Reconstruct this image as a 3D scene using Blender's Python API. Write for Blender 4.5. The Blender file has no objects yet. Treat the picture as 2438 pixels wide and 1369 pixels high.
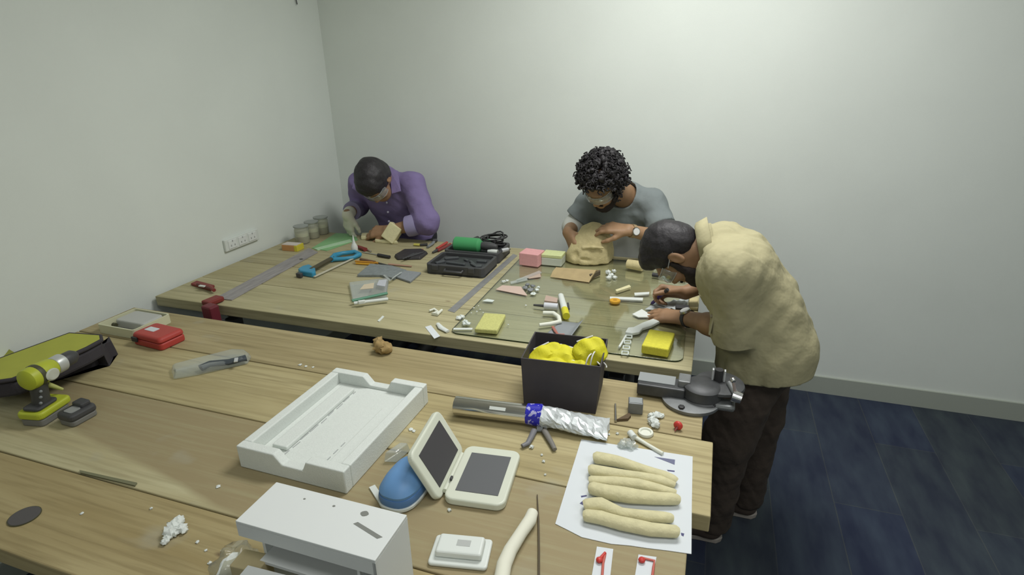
import bpy, math, random
import numpy as np
from mathutils import Vector, Matrix
S = bpy.context.scene
COL = S.collection
random.seed(7)
RNG = np.random.default_rng(11)
# ---------------------------------------------------------------- camera
IW, IH, FP = 2438, 1369, 1375.2
H, T = 1.75, 0.82                      # camera height, worktop height
PITCH, YAW, ROLL = 0.373746, 0.338253, -0.0212848
_cy, _sy, _cp, _sp = math.cos(YAW), math.sin(YAW), math.cos(PITCH), math.sin(PITCH)
FW = Vector((-_sy * _cp, _cy * _cp, -_sp)); _r = Vector((_cy, _sy, 0)); _u = _r.cross(FW)
RI = _r * math.cos(ROLL) + _u * math.sin(ROLL); UP = -_r * math.sin(ROLL) + _u * math.cos(ROLL)
CAMP = Vector((0, 0, H))
cam = bpy.data.cameras.new('camera'); cam.sensor_width = 36; cam.lens = 36 * FP / IW
cam.clip_start = 0.05
camo = bpy.data.objects.new('camera', cam); COL.objects.link(camo)
camo.matrix_world = Matrix(((RI.x, UP.x, -FW.x, 0), (RI.y, UP.y, -FW.y, 0), (RI.z, UP.z, -FW.z, H), (0, 0, 0, 1)))
S.camera = camo
# ---------------------------------------------------------------- light
w = bpy.data.worlds.new('world'); S.world = w; w.use_nodes = True
w.node_tree.nodes['Background'].inputs[0].default_value = (0.75, 0.8, 0.72, 1)
w.node_tree.nodes['Background'].inputs[1].default_value = 0.05
def area(name, loc, sx, sy, power, col=(1.0, 1.0, 1.0)):
    l = bpy.data.lights.new(name, 'AREA'); l.shape = 'RECTANGLE'; l.size = sx; l.size_y = sy
    l.energy = power; l.color = col
    o = bpy.data.objects.new(name, l); o.location = loc; COL.objects.link(o)
area('ceiling_lamp_back', (-0.12, 2.05, 2.76), 1.0, 0.6, 26, (1, 0.995, 0.98))
area('ceiling_lamp_right', (1.7, 0.6, 2.76), 1.2, 0.6, 8)
area('ceiling_lamp_middle', (0.2, 0.2, 2.76), 1.2, 0.6, 8)
area('ceiling_lamp_front', (0.2, -1.5, 2.76), 1.2, 0.6, 10)
vs = S.view_settings
vs.view_transform = 'Standard'; vs.look = 'None'; vs.gamma = 1.0; vs.use_curve_mapping = False
vs.exposure = 0.57

# ---------------------------------------------------------------- pixel -> place
def ray(px, py): return FW + RI * ((px - IW / 2) / FP) - UP * ((py - IH / 2) / FP)
def P(px, py, z=T):                    # point of the photo on a horizontal plane
    d = ray(px, py); return CAMP + d * ((z - H) / d.z)
def PY(px, py, y):
    d = ray(px, py); return CAMP + d * (y / d.y)
def PX(px, py, x):
    d = ray(px, py); return CAMP + d * (x / d.x)
def PP(px, py, p0, n):
    d = ray(px, py); return CAMP + d * ((Vector(p0) - CAMP).dot(n) / d.dot(n))

# ---------------------------------------------------------------- materials
def lin(c): return c / 12.92 if c <= 0.04045 else ((c + 0.055) / 1.055) ** 2.4
MATS = {}
def mat(name, col, rough=0.6, metal=0.0, var=0.0, vscale=20, bump=0.0, bscale=60, spec=0.4, alpha=1.0, stretch=(1, 1, 1)):
    if name in MATS: return MATS[name]
    m = bpy.data.materials.new(name); m.use_nodes = True; nt = m.node_tree; b = nt.nodes['Principled BSDF']
    b.inputs['Base Color'].default_value = (*col, 1); b.inputs['Roughness'].default_value = rough
    b.inputs['Metallic'].default_value = metal; b.inputs['Specular IOR Level'].default_value = spec
    b.inputs['Alpha'].default_value = alpha
    tc = nt.nodes.new('ShaderNodeTexCoord'); mp = nt.nodes.new('ShaderNodeMapping')
    nt.links.new(tc.outputs['Object'], mp.inputs[0]); mp.inputs['Scale'].default_value = stretch
    if var:
        n = nt.nodes.new('ShaderNodeTexNoise'); n.inputs['Scale'].default_value = vscale; n.inputs['Detail'].default_value = 4
        nt.links.new(mp.outputs[0], n.inputs['Vector'])
        r = nt.nodes.new('ShaderNodeValToRGB'); nt.links.new(n.outputs[0], r.inputs[0])
        r.color_ramp.elements[0].position = 0.3; r.color_ramp.elements[1].position = 0.7
        r.color_ramp.elements[0].color = (*[c * (1 - var) for c in col], 1)
        r.color_ramp.elements[1].color = (*[min(1, c * (1 + var)) for c in col], 1)
        nt.links.new(r.outputs[0], b.inputs['Base Color'])
    if bump:
        n2 = nt.nodes.new('ShaderNodeTexNoise'); n2.inputs['Scale'].default_value = bscale; n2.inputs['Detail'].default_value = 3
        nt.links.new(mp.outputs[0], n2.inputs['Vector'])
        bp = nt.nodes.new('ShaderNodeBump'); bp.inputs['Strength'].default_value = bump; bp.inputs['Distance'].default_value = 0.01
        nt.links.new(n2.outputs[0], bp.inputs['Height']); nt.links.new(bp.outputs[0], b.inputs['Normal'])
    MATS[name] = m
    return m
def clear(name, tint=(0.9, 0.95, 0.92), refl=0.25, haze=0.0, hazecol=(0.75, 0.8, 0.78), rough=0.05):
    if name in MATS: return MATS[name]
    m = bpy.data.materials.new(name); m.use_nodes = True; nt = m.node_tree; nt.nodes.clear()
    out = nt.nodes.new('ShaderNodeOutputMaterial'); tr = nt.nodes.new('ShaderNodeBsdfTransparent'); gl = nt.nodes.new('ShaderNodeBsdfGlossy')
    tr.inputs[0].default_value = (*tint, 1); gl.inputs['Roughness'].default_value = rough
    fr = nt.nodes.new('ShaderNodeLayerWeight'); fr.inputs['Blend'].default_value = 0.5
    pw = nt.nodes.new('ShaderNodeMath'); pw.operation = 'POWER'; pw.inputs[1].default_value = 3.2; nt.links.new(fr.outputs['Facing'], pw.inputs[0])
    ma = nt.nodes.new('ShaderNodeMath'); ma.operation = 'MULTIPLY_ADD'; ma.inputs[1].default_value = refl * 2.2; ma.inputs[2].default_value = 0.035; nt.links.new(pw.outputs[0], ma.inputs[0])
    mx = nt.nodes.new('ShaderNodeMixShader'); nt.links.new(ma.outputs[0], mx.inputs[0])
    base = tr
    if haze:
        df = nt.nodes.new('ShaderNodeBsdfDiffuse'); df.inputs[0].default_value = (*hazecol, 1)
        m2 = nt.nodes.new('ShaderNodeMixShader'); m2.inputs[0].default_value = haze
        nt.links.new(tr.outputs[0], m2.inputs[1]); nt.links.new(df.outputs[0], m2.inputs[2]); base = m2
    nt.links.new(base.outputs[0], mx.inputs[1]); nt.links.new(gl.outputs[0], mx.inputs[2]); nt.links.new(mx.outputs[0], out.inputs[0])
    MATS[name] = m
    return m
def wood(name, light, dark, seed=0.0, heart=None, heartcol=None, knots=True):
    m = bpy.data.materials.new(name); m.use_nodes = True; nt = m.node_tree; b = nt.nodes['Principled BSDF']; L = nt.links.new
    b.inputs['Roughness'].default_value = 0.65; b.inputs['Specular IOR Level'].default_value = 0.25
    tc = nt.nodes.new('ShaderNodeTexCoord')
    def noise(scale, sx, sy, det, dist=0.0):
        mp = nt.nodes.new('ShaderNodeMapping'); mp.inputs['Scale'].default_value = (sx, sy, sy); mp.inputs['Location'].default_value = (seed, seed * 1.7, seed)
        L(tc.outputs['Object'], mp.inputs[0]); n = nt.nodes.new('ShaderNodeTexNoise'); n.inputs['Scale'].default_value = scale
        n.inputs['Detail'].default_value = det; n.inputs['Distortion'].default_value = dist; L(mp.outputs[0], n.inputs['Vector']); return n
    def mix(f, a, c, mode='MIX'):
        x = nt.nodes.new('ShaderNodeMixRGB'); x.blend_type = mode
        for k, v in ((0, f), (1, a), (2, c)):
            if hasattr(v, 'is_linked') or hasattr(v, 'links'): L(v, x.inputs[k])
            elif k == 0: x.inputs[0].default_value = v
            else: x.inputs[k].default_value = (*v, 1)
        return x.outputs[0]
    def ramp(s, p0, p1):
        r = nt.nodes.new('ShaderNodeMapRange'); r.inputs[1].default_value = p0; r.inputs[2].default_value = p1; L(s, r.inputs[0]); return r.outputs[0]
    n1 = noise(3, 0.5, 3.2, 5, 0.6); c = mix(ramp(n1.outputs[0], 0.35, 0.68), light, dark)
    if heart:
        nx, ny, c0, soft = heart
        sep = nt.nodes.new('ShaderNodeSeparateXYZ'); L(tc.outputs['Object'], sep.inputs[0])
        def mth(op, a, bb):
            q = nt.nodes.new('ShaderNodeMath'); q.operation = op
            for k, v in enumerate((a, bb)):
                if hasattr(v, 'links'): L(v, q.inputs[k])
                else: q.inputs[k].default_value = v
            return q.outputs[0]
        v = mth('ADD', mth('MULTIPLY', sep.outputs[0], nx), mth('MULTIPLY', sep.outputs[1], ny))
        v = mth('ADD', v, mth('MULTIPLY', noise(4, 1, 1, 2).outputs[0], 0.04))
        c = mix(ramp(v, c0, c0 + soft), c, heartcol)
    n2 = noise(14, 0.25, 6, 4, 0.3); c = mix(ramp(n2.outputs[0], 0.45, 0.75), c, tuple(x * 0.80 for x in dark))
    n3 = noise(5, 1, 1.3, 3); c = mix(ramp(n3.outputs[0], 0.62, 0.85), c, (0.36, 0.35, 0.27))
    if knots:
        mp = nt.nodes.new('ShaderNodeMapping'); mp.inputs['Scale'].default_value = (2.4, 5.5, 5.5); mp.inputs['Location'].default_value = (seed * 3, seed, 0)
        L(tc.outputs['Object'], mp.inputs[0]); vo = nt.nodes.new('ShaderNodeTexVoronoi'); vo.inputs['Scale'].default_value = 1.2; L(mp.outputs[0], vo.inputs['Vector'])
        c = mix(ramp(vo.outputs['Distance'], 0.05, 0.012), c, (0.17, 0.125, 0.07))
    L(c, b.inputs['Base Color'])
    bp = nt.nodes.new('ShaderNodeBump'); bp.inputs['Strength'].default_value = 0.15; bp.inputs['Distance'].default_value = 0.004
    L(n2.outputs[0], bp.inputs['Height']); L(bp.outputs[0], b.inputs['Normal'])
    return m

# ---------------------------------------------------------------- objects
def tag(o, label=None, cat=None, group=None, kind=None):
    if label: o['label'] = label
    if cat: o['category'] = cat
    if group: o['group'] = group
    if kind: o['kind'] = kind
    return o
def thing(name, label, cat, loc=(0, 0, 0), rz=0.0, group=None):
    o = bpy.data.objects.new(name, None); COL.objects.link(o); o.empty_display_size = 0.05
    o.location = loc; o.rotation_euler = (0, 0, rz)
    return tag(o, label, cat, group)
def link(name, me, m, parent=None, smooth=None, bevel=0.0, seg=2, label=None):
    o = bpy.data.objects.new(name, me); COL.objects.link(o)
    for mm in (m if isinstance(m, (list, tuple)) else [m]): me.materials.append(mm)
    if smooth is not None and len(me.polygons):
        me.shade_smooth()
        if smooth < 179: me.set_sharp_from_angle(angle=math.radians(smooth))
    if bevel:
        md = o.modifiers.new('bevel', 'BEVEL'); md.width = bevel; md.segments = seg; md.limit_method = 'ANGLE'; md.angle_limit = math.radians(35)
    if parent: o.parent = parent
    if label: o['label'] = label
    return o
class MB:
    def __init__(s): s.v = []; s.f = []; s.mi = []
    def add(s, vs, fs, mi=0):
        n = len(s.v); s.v += [tuple(v) for v in vs]; s.f += [tuple(i + n for i in f) for f in fs]; s.mi += [mi] * len(fs); return s
    def box(s, c, d, M=None, mi=0):
        M = M or Matrix.Identity(3); c = Vector(c); vs = []
        for x in (-.5, .5):
            for y in (-.5, .5):
                for z in (-.5, .5): vs.append(c + M @ Vector((x * d[0], y * d[1], z * d[2])))
        return s.add(vs, [(0, 1, 3, 2), (4, 6, 7, 5), (0, 4, 5, 1), (2, 3, 7, 6), (0, 2, 6, 4), (1, 5, 7, 3)], mi)
    def prism(s, pts, z0, z1, inset=0.0, side=0):
        n = len(pts); A = sum(pts[i][0] * pts[(i + 1) % n][1] - pts[(i + 1) % n][0] * pts[i][1] for i in range(n))
        if A < 0: pts = pts[::-1]
        cx = sum(p[0] for p in pts) / n; cy = sum(p[1] for p in pts) / n
        k = 1 - inset
        vs = [(p[0], p[1], z0) for p in pts] + [(cx + (p[0] - cx) * k, cy + (p[1] - cy) * k, z1) for p in pts]
        s.add(vs, [tuple(range(n - 1, -1, -1)), tuple(range(n, 2 * n))] + [(i, (i + 1) % n, n + (i + 1) % n, n + i) for i in range(n)])
        s.mi[-n:] = [side] * n; return s
    def tube(s, pts, r, n=10, flat=1.0, up=None):
        pts = [Vector(p) for p in pts]; N = len(pts); rs = r if isinstance(r, (list, tuple)) else [r] * N
        ups = Vector(up) if up else None; vs = []
        prev = None
        for i, p in enumerate(pts):
            t = (pts[min(i + 1, N - 1)] - pts[max(i - 1, 0)]).normalized()
            if ups is not None: a = ups
            elif prev is None: a = Vector((0, 0, 1)) if abs(t.z) < 0.9 else Vector((1, 0, 0))
            else: a = prev
            b = t.cross(a)
            if b.length < 1e-6: b = t.orthogonal()
            b.normalize(); a = b.cross(t).normalized(); prev = a
            for k in range(n):
                th = 2 * math.pi * k / n; vs.append(p + (b * math.cos(th) + a * math.sin(th) * flat) * rs[i])
        fs = [(i * n + k, i * n + (k + 1) % n, (i + 1) * n + (k + 1) % n, (i + 1) * n + k) for i in range(N - 1) for k in range(n)]
        fs += [tuple(range(n - 1, -1, -1)), tuple((N - 1) * n + k for k in range(n))]
        return s.add(vs, fs)
    def lathe(s, prof, c=(0, 0, 0), n=28, M=None, sx=1.0, sy=1.0):
        M = M or Matrix.Identity(3); c = Vector(c); vs = []
        for r, z in prof:
            for k in range(n):
                th = 2 * math.pi * k / n; vs.append(c + M @ Vector((r * math.cos(th) * sx, r * math.sin(th) * sy, z)))
        N = len(prof)
        fs = [(i * n + k, i * n + (k + 1) % n, (i + 1) * n + (k + 1) % n, (i + 1) * n + k) for i in range(N - 1) for k in range(n)]
        fs += [tuple(range(n - 1, -1, -1)), tuple((N - 1) * n + k for k in range(n))]
        return s.add(vs, fs)
    def blob(s, c, r, amp=0.2, n=12, m=8, flat=1.0, freq=3.0, M=None):
        ph = [random.uniform(0, 6.28) for _ in range(6)]; c = Vector(c); M = M or Matrix.Identity(3); vs = []
        r = (r, r, r) if not isinstance(r, (tuple, list)) else r
        for j in range(m + 1):
            a = math.pi * j / m - math.pi / 2
            for k in range(n):
                t = 2 * math.pi * k / n; d = (math.cos(a) * math.cos(t), math.cos(a) * math.sin(t), math.sin(a))
                q = 1 + amp * (math.sin(freq * d[0] * 2 + ph[0]) * math.sin(freq * d[1] * 2 + ph[1]) + 0.6 * math.sin(freq * 2.3 * d[2] + ph[2] + freq * d[0]) * math.cos(freq * 2 * d[1] + ph[3]))
                vs.append(c + M @ Vector((d[0] * r[0] * q, d[1] * r[1] * q, d[2] * r[2] * q)))
        fs = [(j * n + k, j * n + (k + 1) % n, (j + 1) * n + (k + 1) % n, (j + 1) * n + k) for j in range(m) for k in range(n)]
        return s.add(vs, fs)
    def build(s, name, m, parent=None, smooth=None, bevel=0.0, seg=2, label=None):
        me = bpy.data.meshes.new(name); me.from_pydata(s.v, [], s.f); me.update()
        if any(s.mi): me.polygons.foreach_set('material_index', s.mi)
        return link(name, me, m, parent, smooth, bevel, seg, label)
class Fr:                                # a thing's own frame: origin and x axis given by two points of a plane
    def __init__(s, a, b, z=T, rz=None):
        s.o = P(*a, z) if len(a) == 2 else Vector(a); q = P(*b, z) if b and len(b) == 2 else None
        s.z = z; s.o.z = z
        s.rz = math.atan2(q.y - s.o.y, q.x - s.o.x) if rz is None else rz
        s.c, s.s = math.cos(s.rz), math.sin(s.rz)
    def w(s, v):
        v = Vector(v) - s.o; return Vector((v.x * s.c + v.y * s.s, -v.x * s.s + v.y * s.c, v.z))
    def l(s, px, py, dz=0.0): return s.w(P(px, py, s.z + dz))
    def poly(s, pts, dz=0.0): return [tuple(s.l(*p, dz)[:2]) for p in pts]
    def thing(s, name, label, cat, group=None): return thing(name, label, cat, s.o, s.rz, group)
def put(o, fr): o.location = fr.o; o.rotation_euler = (0, 0, fr.rz); return o
def rectp(x0, y0, x1, y1, r=0.0, n=5):
    if not r: return [(x0, y0), (x1, y0), (x1, y1), (x0, y1)]
    out = []
    for cx, cy, a0 in ((x1 - r, y0 + r, -90), (x1 - r, y1 - r, 0), (x0 + r, y1 - r, 90), (x0 + r, y0 + r, 180)):
        for k in range(n + 1):
            a = math.radians(a0 + 90 * k / n); out.append((cx + r * math.cos(a), cy + r * math.sin(a)))
    return out

# ---------------------------------------------------------------- implicit surfaces (bodies, cloth, hair, carved foam)
def V3(a): return np.array(a, dtype=np.float32)
def frame(f, u):                         # columns: right, forward, up
    f = Vector(f).normalized(); u = Vector(u); u = (u - f * u.dot(f)).normalized(); r = f.cross(u)
    return np.array([[r.x, f.x, u.x], [r.y, f.y, u.y], [r.z, f.z, u.z]], dtype=np.float32)
class Field:
    def __init__(s, lo, hi, h=0.005):
        s.lo = V3(lo); s.h = h; s.n = np.ceil((V3(hi) - s.lo) / h).astype(int) + 1
        s.f = np.full(s.n, 0.08, dtype=np.float32)
    def sub(s, lo, hi):
        a = np.clip(np.floor((V3(lo) - s.lo) / s.h).astype(int), 0, s.n - 1); b = np.clip(np.ceil((V3(hi) - s.lo) / s.h).astype(int) + 1, 1, s.n)
        sl = tuple(slice(i, j) for i, j in zip(a, b))
        g = [(s.lo[k] + s.h * np.arange(a[k], b[k], dtype=np.float32)).reshape([-1 if q == k else 1 for q in range(3)]) for k in range(3)]
        return sl, g
    def put(s, sl, d, k, op):
        f = s.f[sl]
        if op == 'sub': d = -d; h = np.clip(.5 - .5 * (f - d) / k, 0, 1) ; s.f[sl] = f * (1 - h) + d * h + k * h * (1 - h)
        elif op == 'and': s.f[sl] = np.maximum(f, d)
        else:
            h = np.clip(.5 + .5 * (d - f) / k, 0, 1); s.f[sl] = d * (1 - h) + f * h - k * h * (1 - h)
    def cap(s, a, b, ra, rb=None, k=0.015, flat=False, op='add', sq=None):
        a, b = V3(a), V3(b); rb = ra if rb is None else rb; m = max(ra, rb) + max(0.035, k)
        sl, g = s.sub(np.minimum(a, b) - m, np.maximum(a, b) + m); d = b - a; L2 = max(float(d @ d), 1e-9)
        q = [g[i] - a[i] for i in range(3)]; tt = (q[0] * d[0] + q[1] * d[1] + q[2] * d[2]) / L2; t = np.clip(tt, 0, 1)
        dist = np.sqrt((q[0] - t * d[0]) ** 2 + (q[1] - t * d[1]) ** 2 + (q[2] - t * d[2]) ** 2)
        if flat:
            rr = np.sqrt((q[0] - tt * d[0]) ** 2 + (q[1] - tt * d[1]) ** 2 + (q[2] - tt * d[2]) ** 2)
            dist = np.maximum(rr - (ra + (rb - ra) * t), np.abs(tt - .5) * math.sqrt(L2) - .5 * math.sqrt(L2))
        else: dist = dist - (ra + (rb - ra) * t)
        s.put(sl, dist, k, op); return s
    def ell(s, c, r, R=None, k=0.015, op='add'):
        c = V3(c); r = V3(r); m = float(r.max()) + max(0.035, k); sl, g = s.sub(c - m, c + m); q = [g[i] - c[i] for i in range(3)]
        if R is None: R = np.eye(3, dtype=np.float32)
        l = [q[0] * R[0, j] + q[1] * R[1, j] + q[2] * R[2, j] for j in range(3)]
        k0 = np.sqrt(sum((l[j] / r[j]) ** 2 for j in range(3))); k1 = np.sqrt(sum((l[j] / r[j] ** 2) ** 2 for j in range(3)))
        s.put(sl, k0 * (k0 - 1) / np.maximum(k1, 1e-4), k, op); return s
    def cut(s, p, n, box=None, k=0):         # keep the side opposite to n
        n = V3(n); n = n / np.linalg.norm(n); p = V3(p)
        sl, g = s.sub(*(box or (s.lo, s.lo + s.h * s.n)))
        d = (g[0] - p[0]) * n[0] + (g[1] - p[1]) * n[1] + (g[2] - p[2]) * n[2]
        s.f[sl] = np.maximum(s.f[sl], d); return s
    def folds(s, amp, fr, seed=0):
        r = np.random.default_rng(seed); _, g = s.sub(s.lo, s.lo + s.h * s.n); acc = 0
        for i in range(5):
            k = r.normal(size=3); k = (k / np.linalg.norm(k) * fr * r.uniform(.6, 1.7)).astype(np.float32); k2 = (r.normal(size=3) * fr * .5).astype(np.float32); p = r.uniform(0, 6)
            acc = acc + np.sin(g[0] * k[0] + g[1] * k[1] + g[2] * k[2] + p + 1.5 * np.sin(g[0] * k2[0] + g[1] * k2[1] + g[2] * k2[2]))
        s.f = (s.f + amp * acc / 2.2).astype(np.float32); return s
    def mesh(s, name):
        f, h = s.f, s.h; sg = f < 0
        cnt = np.zeros([d - 1 for d in f.shape], dtype=np.uint8)
        for a in (0, 1):
            for b in (0, 1):
                for c in (0, 1): cnt += sg[a:f.shape[0] - 1 + a, b:f.shape[1] - 1 + b, c:f.shape[2] - 1 + c]
        idx = np.argwhere((cnt > 0) & (cnt < 8)); ids = np.full(cnt.shape, -1, dtype=np.int32); ids[tuple(idx.T)] = np.arange(len(idx))
        acc = np.zeros((len(idx), 3)); num = np.zeros(len(idx)); cor = [np.array((a, b, c)) for a in (0, 1) for b in (0, 1) for c in (0, 1)]
        val = [f[tuple((idx + c).T)] for c in cor]
        for i in range(8):
            for j in range(i + 1, 8):
                if np.abs(cor[i] - cor[j]).sum() == 1:
                    v0, v1 = val[i], val[j]; x = (v0 < 0) != (v1 < 0); t = np.where(x, v0 / np.where(x, v0 - v1, 1), 0)
                    acc += np.where(x[:, None], cor[i] + t[:, None] * (cor[j] - cor[i]), 0); num += x
        vs = (idx + acc / num[:, None]) * h + s.lo; quads = []
        for ax in range(3):
            o1, o2 = (ax + 1) % 3, (ax + 2) % 3
            sa = [slice(1, -1)] * 3; sb = [slice(1, -1)] * 3; sa[ax] = slice(0, -1); sb[ax] = slice(1, None)
            A, B = sg[tuple(sa)], sg[tuple(sb)]; e = np.argwhere(A != B); fl = A[tuple(e.T)]; e = e + 1; e[:, ax] -= 1
            d1 = np.zeros(3, int); d1[o1] = 1; d2 = np.zeros(3, int); d2[o2] = 1
            q = np.stack([ids[tuple((e - d1 - d2).T)], ids[tuple((e - d2).T)], ids[tuple(e.T)], ids[tuple((e - d1).T)]], 1)
            q[~fl] = q[~fl][:, ::-1]; quads.append(q)
        quads = np.concatenate(quads); quads = quads[(quads >= 0).all(1)]
        me = bpy.data.meshes.new(name); me.vertices.add(len(vs)); me.vertices.foreach_set('co', vs.astype(np.float32).ravel())
        me.loops.add(len(quads) * 4); me.loops.foreach_set('vertex_index', quads.astype(np.int32).ravel())
        me.polygons.add(len(quads)); me.polygons.foreach_set('loop_start', np.arange(0, len(quads) * 4, 4, dtype=np.int32))
        me.update(calc_edges=True); me.validate(); return me
    def build(s, name, m, root=None, label=None, org=None):
        me = s.mesh(name); o = link(name, me, m, root, smooth=180, label=label)
        og = root.location if root else (Vector(org) if org else None)
        if og is not None: me.transform(Matrix.Translation(-Vector(og)))
        if root is None and org: o.location = org
        return o

# ================================================================ THE ROOM
XL, YB, XR, YF, ZC = -2.285, 3.1765, 3.2, -2.6, 2.8
m_wall = mat('white_wall_paint', (0.69, 0.735, 0.685), 0.75, var=0.02, vscale=3, bump=0.05, bscale=250)
m_ceil = mat('white_ceiling', (0.78, 0.78, 0.74), 0.9)
m_trim = mat('grey_skirting', (0.36, 0.39, 0.34), 0.5)
def plane_box(name, lo, hi, m):
    c = [(a + b) / 2 for a, b in zip(lo, hi)]; d = [b - a for a, b in zip(lo, hi)]
    return tag(MB().box(c, d).build(name, m), kind='structure')
plane_box('wall_back', (XL - .1, YB, 0), (XR + .1, YB + .1, ZC), m_wall)
plane_box('wall_left', (XL - .1, YF, 0), (XL, YB, ZC), m_wall)
plane_box('wall_right', (XR, YF, 0), (XR + .1, YB, ZC), m_wall)
plane_box('wall_front', (XL - .1, YF - .1, 0), (XR + .1, YF, ZC), m_wall)
plane_box('ceiling', (XL - .1, YF - .1, ZC), (XR + .1, YB + .1, ZC + .1), m_ceil)
plane_box('baseboard_back', (XL, YB - .012, 0), (XR, YB, .1), m_trim)
plane_box('baseboard_left', (XL, YF, 0), (XL + .012, YB - .012, .1), m_trim)
# carpet tiles
mf = bpy.data.materials.new('dark_blue_carpet_tiles'); mf.use_nodes = True; nt = mf.node_tree; b = nt.nodes['Principled BSDF']
b.inputs['Roughness'].default_value = 0.9; b.inputs['Specular IOR Level'].default_value = 0.15
tc = nt.nodes.new('ShaderNodeTexCoord'); mp = nt.nodes.new('ShaderNodeMapping'); mp.inputs['Rotation'].default_value = (0, 0, math.radians(90))
mp.inputs['Location'].default_value = (0.25, 0.13, 0)
nt.links.new(tc.outputs['Object'], mp.inputs[0]); br = nt.nodes.new('ShaderNodeTexBrick'); br.inputs['Scale'].default_value = 1.0
br.inputs['Brick Width'].default_value = 1.0; br.inputs['Row Height'].default_value = 0.25; br.inputs['Mortar Size'].default_value = 0.002
br.inputs['Color1'].default_value = (0.034, 0.044, 0.074, 1); br.inputs['Color2'].default_value = (0.042, 0.052, 0.062, 1); br.inputs['Mortar'].default_value = (0.06, 0.068, 0.075, 1)
nt.links.new(mp.outputs[0], br.inputs['Vector'])
n = nt.nodes.new('ShaderNodeTexNoise'); n.inputs['Scale'].default_value = 5; n.inputs['Detail'].default_value = 5; mp2 = nt.nodes.new('ShaderNodeMapping'); mp2.inputs['Scale'].default_value = (2.5, 0.7, 1)
nt.links.new(tc.outputs['Object'], mp2.inputs[0]); nt.links.new(mp2.outputs[0], n.inputs['Vector'])
mx = nt.nodes.new('ShaderNodeMixRGB'); mx.blend_type = 'MULTIPLY'; mx.inputs[0].default_value = 0.8
rr = nt.nodes.new('ShaderNodeValToRGB'); rr.color_ramp.elements[0].color = (.6, .6, .72, 1); rr.color_ramp.elements[1].color = (1.3, 1.35, 1.2, 1)
rr.color_ramp.elements[0].position = .35; rr.color_ramp.elements[1].position = .7
nt.links.new(n.outputs[0], rr.inputs[0]); nt.links.new(br.outputs[0], mx.inputs[1]); nt.links.new(rr.outputs[0], mx.inputs[2]); nt.links.new(mx.outputs[0], b.inputs['Base Color'])
plane_box('floor', (XL - .1, YF - .1, -.1), (XR + .1, YB + .1, 0), mf)

# ================================================================ MATERIALS
white_foam = mat('white_polystyrene', (0.66, 0.70, 0.66), 0.75, var=0.03, vscale=180, bump=0.12, bscale=300)
white_board = mat('white_foam_board', (0.66, 0.69, 0.67), 0.6)
white_pl = mat('white_plastic', (0.66, 0.70, 0.66), 0.4)
cream_pl = mat('cream_plastic', (0.62, 0.65, 0.54), 0.4)
paper_m = mat('white_paper', (0.64, 0.68, 0.70), 0.8)
dark_m = mat('charcoal_plastic', (0.055, 0.056, 0.058), 0.45)
black_m = mat('black_plastic', (0.032, 0.032, 0.033), 0.5)
grey_m = mat('grey_plastic', (0.20, 0.215, 0.22), 0.55)
steel = mat('steel', (0.55, 0.55, 0.54), 0.28, 1.0)
alu = mat('dull_aluminium', (0.42, 0.41, 0.41), 0.5, 0.6, var=0.12, vscale=8)
iron = mat('dark_cast_iron', (0.075, 0.078, 0.080), 0.5, 0.4, var=0.2, vscale=30)
iron_l = mat('worn_grey_iron', (0.20, 0.21, 0.21), 0.5, 0.4, var=0.15, vscale=30)
red_m = mat('red_plastic', (0.42, 0.05, 0.04), 0.45)
dred = mat('dark_red_paint', (0.20, 0.03, 0.025), 0.5)
lime = mat('lime_plastic', (0.42, 0.47, 0.035), 0.45)
yel = mat('yellow_fabric', (0.62, 0.58, 0.02), 0.7, var=0.06, vscale=40, bump=0.1, bscale=200)
yel_sp = mat('yellow_sponge', (0.52, 0.52, 0.19), 0.9, var=0.08, vscale=120, bump=0.3, bscale=250)
pink_f = mat('pink_foam', (0.66, 0.34, 0.34), 0.85, var=0.05, vscale=90)
lime_f = mat('pale_lime_foam', (0.55, 0.60, 0.30), 0.85, var=0.05, vscale=90)
tan_f = mat('carved_tan_foam', (0.52, 0.45, 0.24), 0.85, var=0.08, vscale=60, bump=0.2, bscale=150)
pale_f = mat('pale_yellow_foam', (0.64, 0.60, 0.36), 0.85, var=0.06, vscale=60, bump=0.15, bscale=150)
blue_t = mat('light_blue_plastic', (0.04, 0.26, 0.42), 0.4)
blue_d = mat('blue_shell', (0.13, 0.28, 0.52), 0.45)
orange_m = mat('orange_plastic', (0.62, 0.33, 0.03), 0.5)
green_t = mat('green_plastic', (0.06, 0.30, 0.11), 0.45)
card_m = mat('brown_cardboard', (0.40, 0.31, 0.16), 0.85, var=0.08, vscale=30)
glassm = clear('green_tinted_glass', (0.945, 0.965, 0.94), 0.42)
gl_edge = mat('dark_glass_edge', (0.015, 0.03, 0.012), 0.2)
clearp = clear('clear_plastic', (0.92, 0.95, 0.93), 0.3, 0.12)
hazyp = clear('hazy_plastic_film', (0.9, 0.92, 0.9), 0.35, 0.30)
navy = mat('navy_print', (0.06, 0.06, 0.16), 0.6)
blk_edge = mat('black_fabric', (0.040, 0.036, 0.042), 0.8, bump=0.1, bscale=250)

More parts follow.
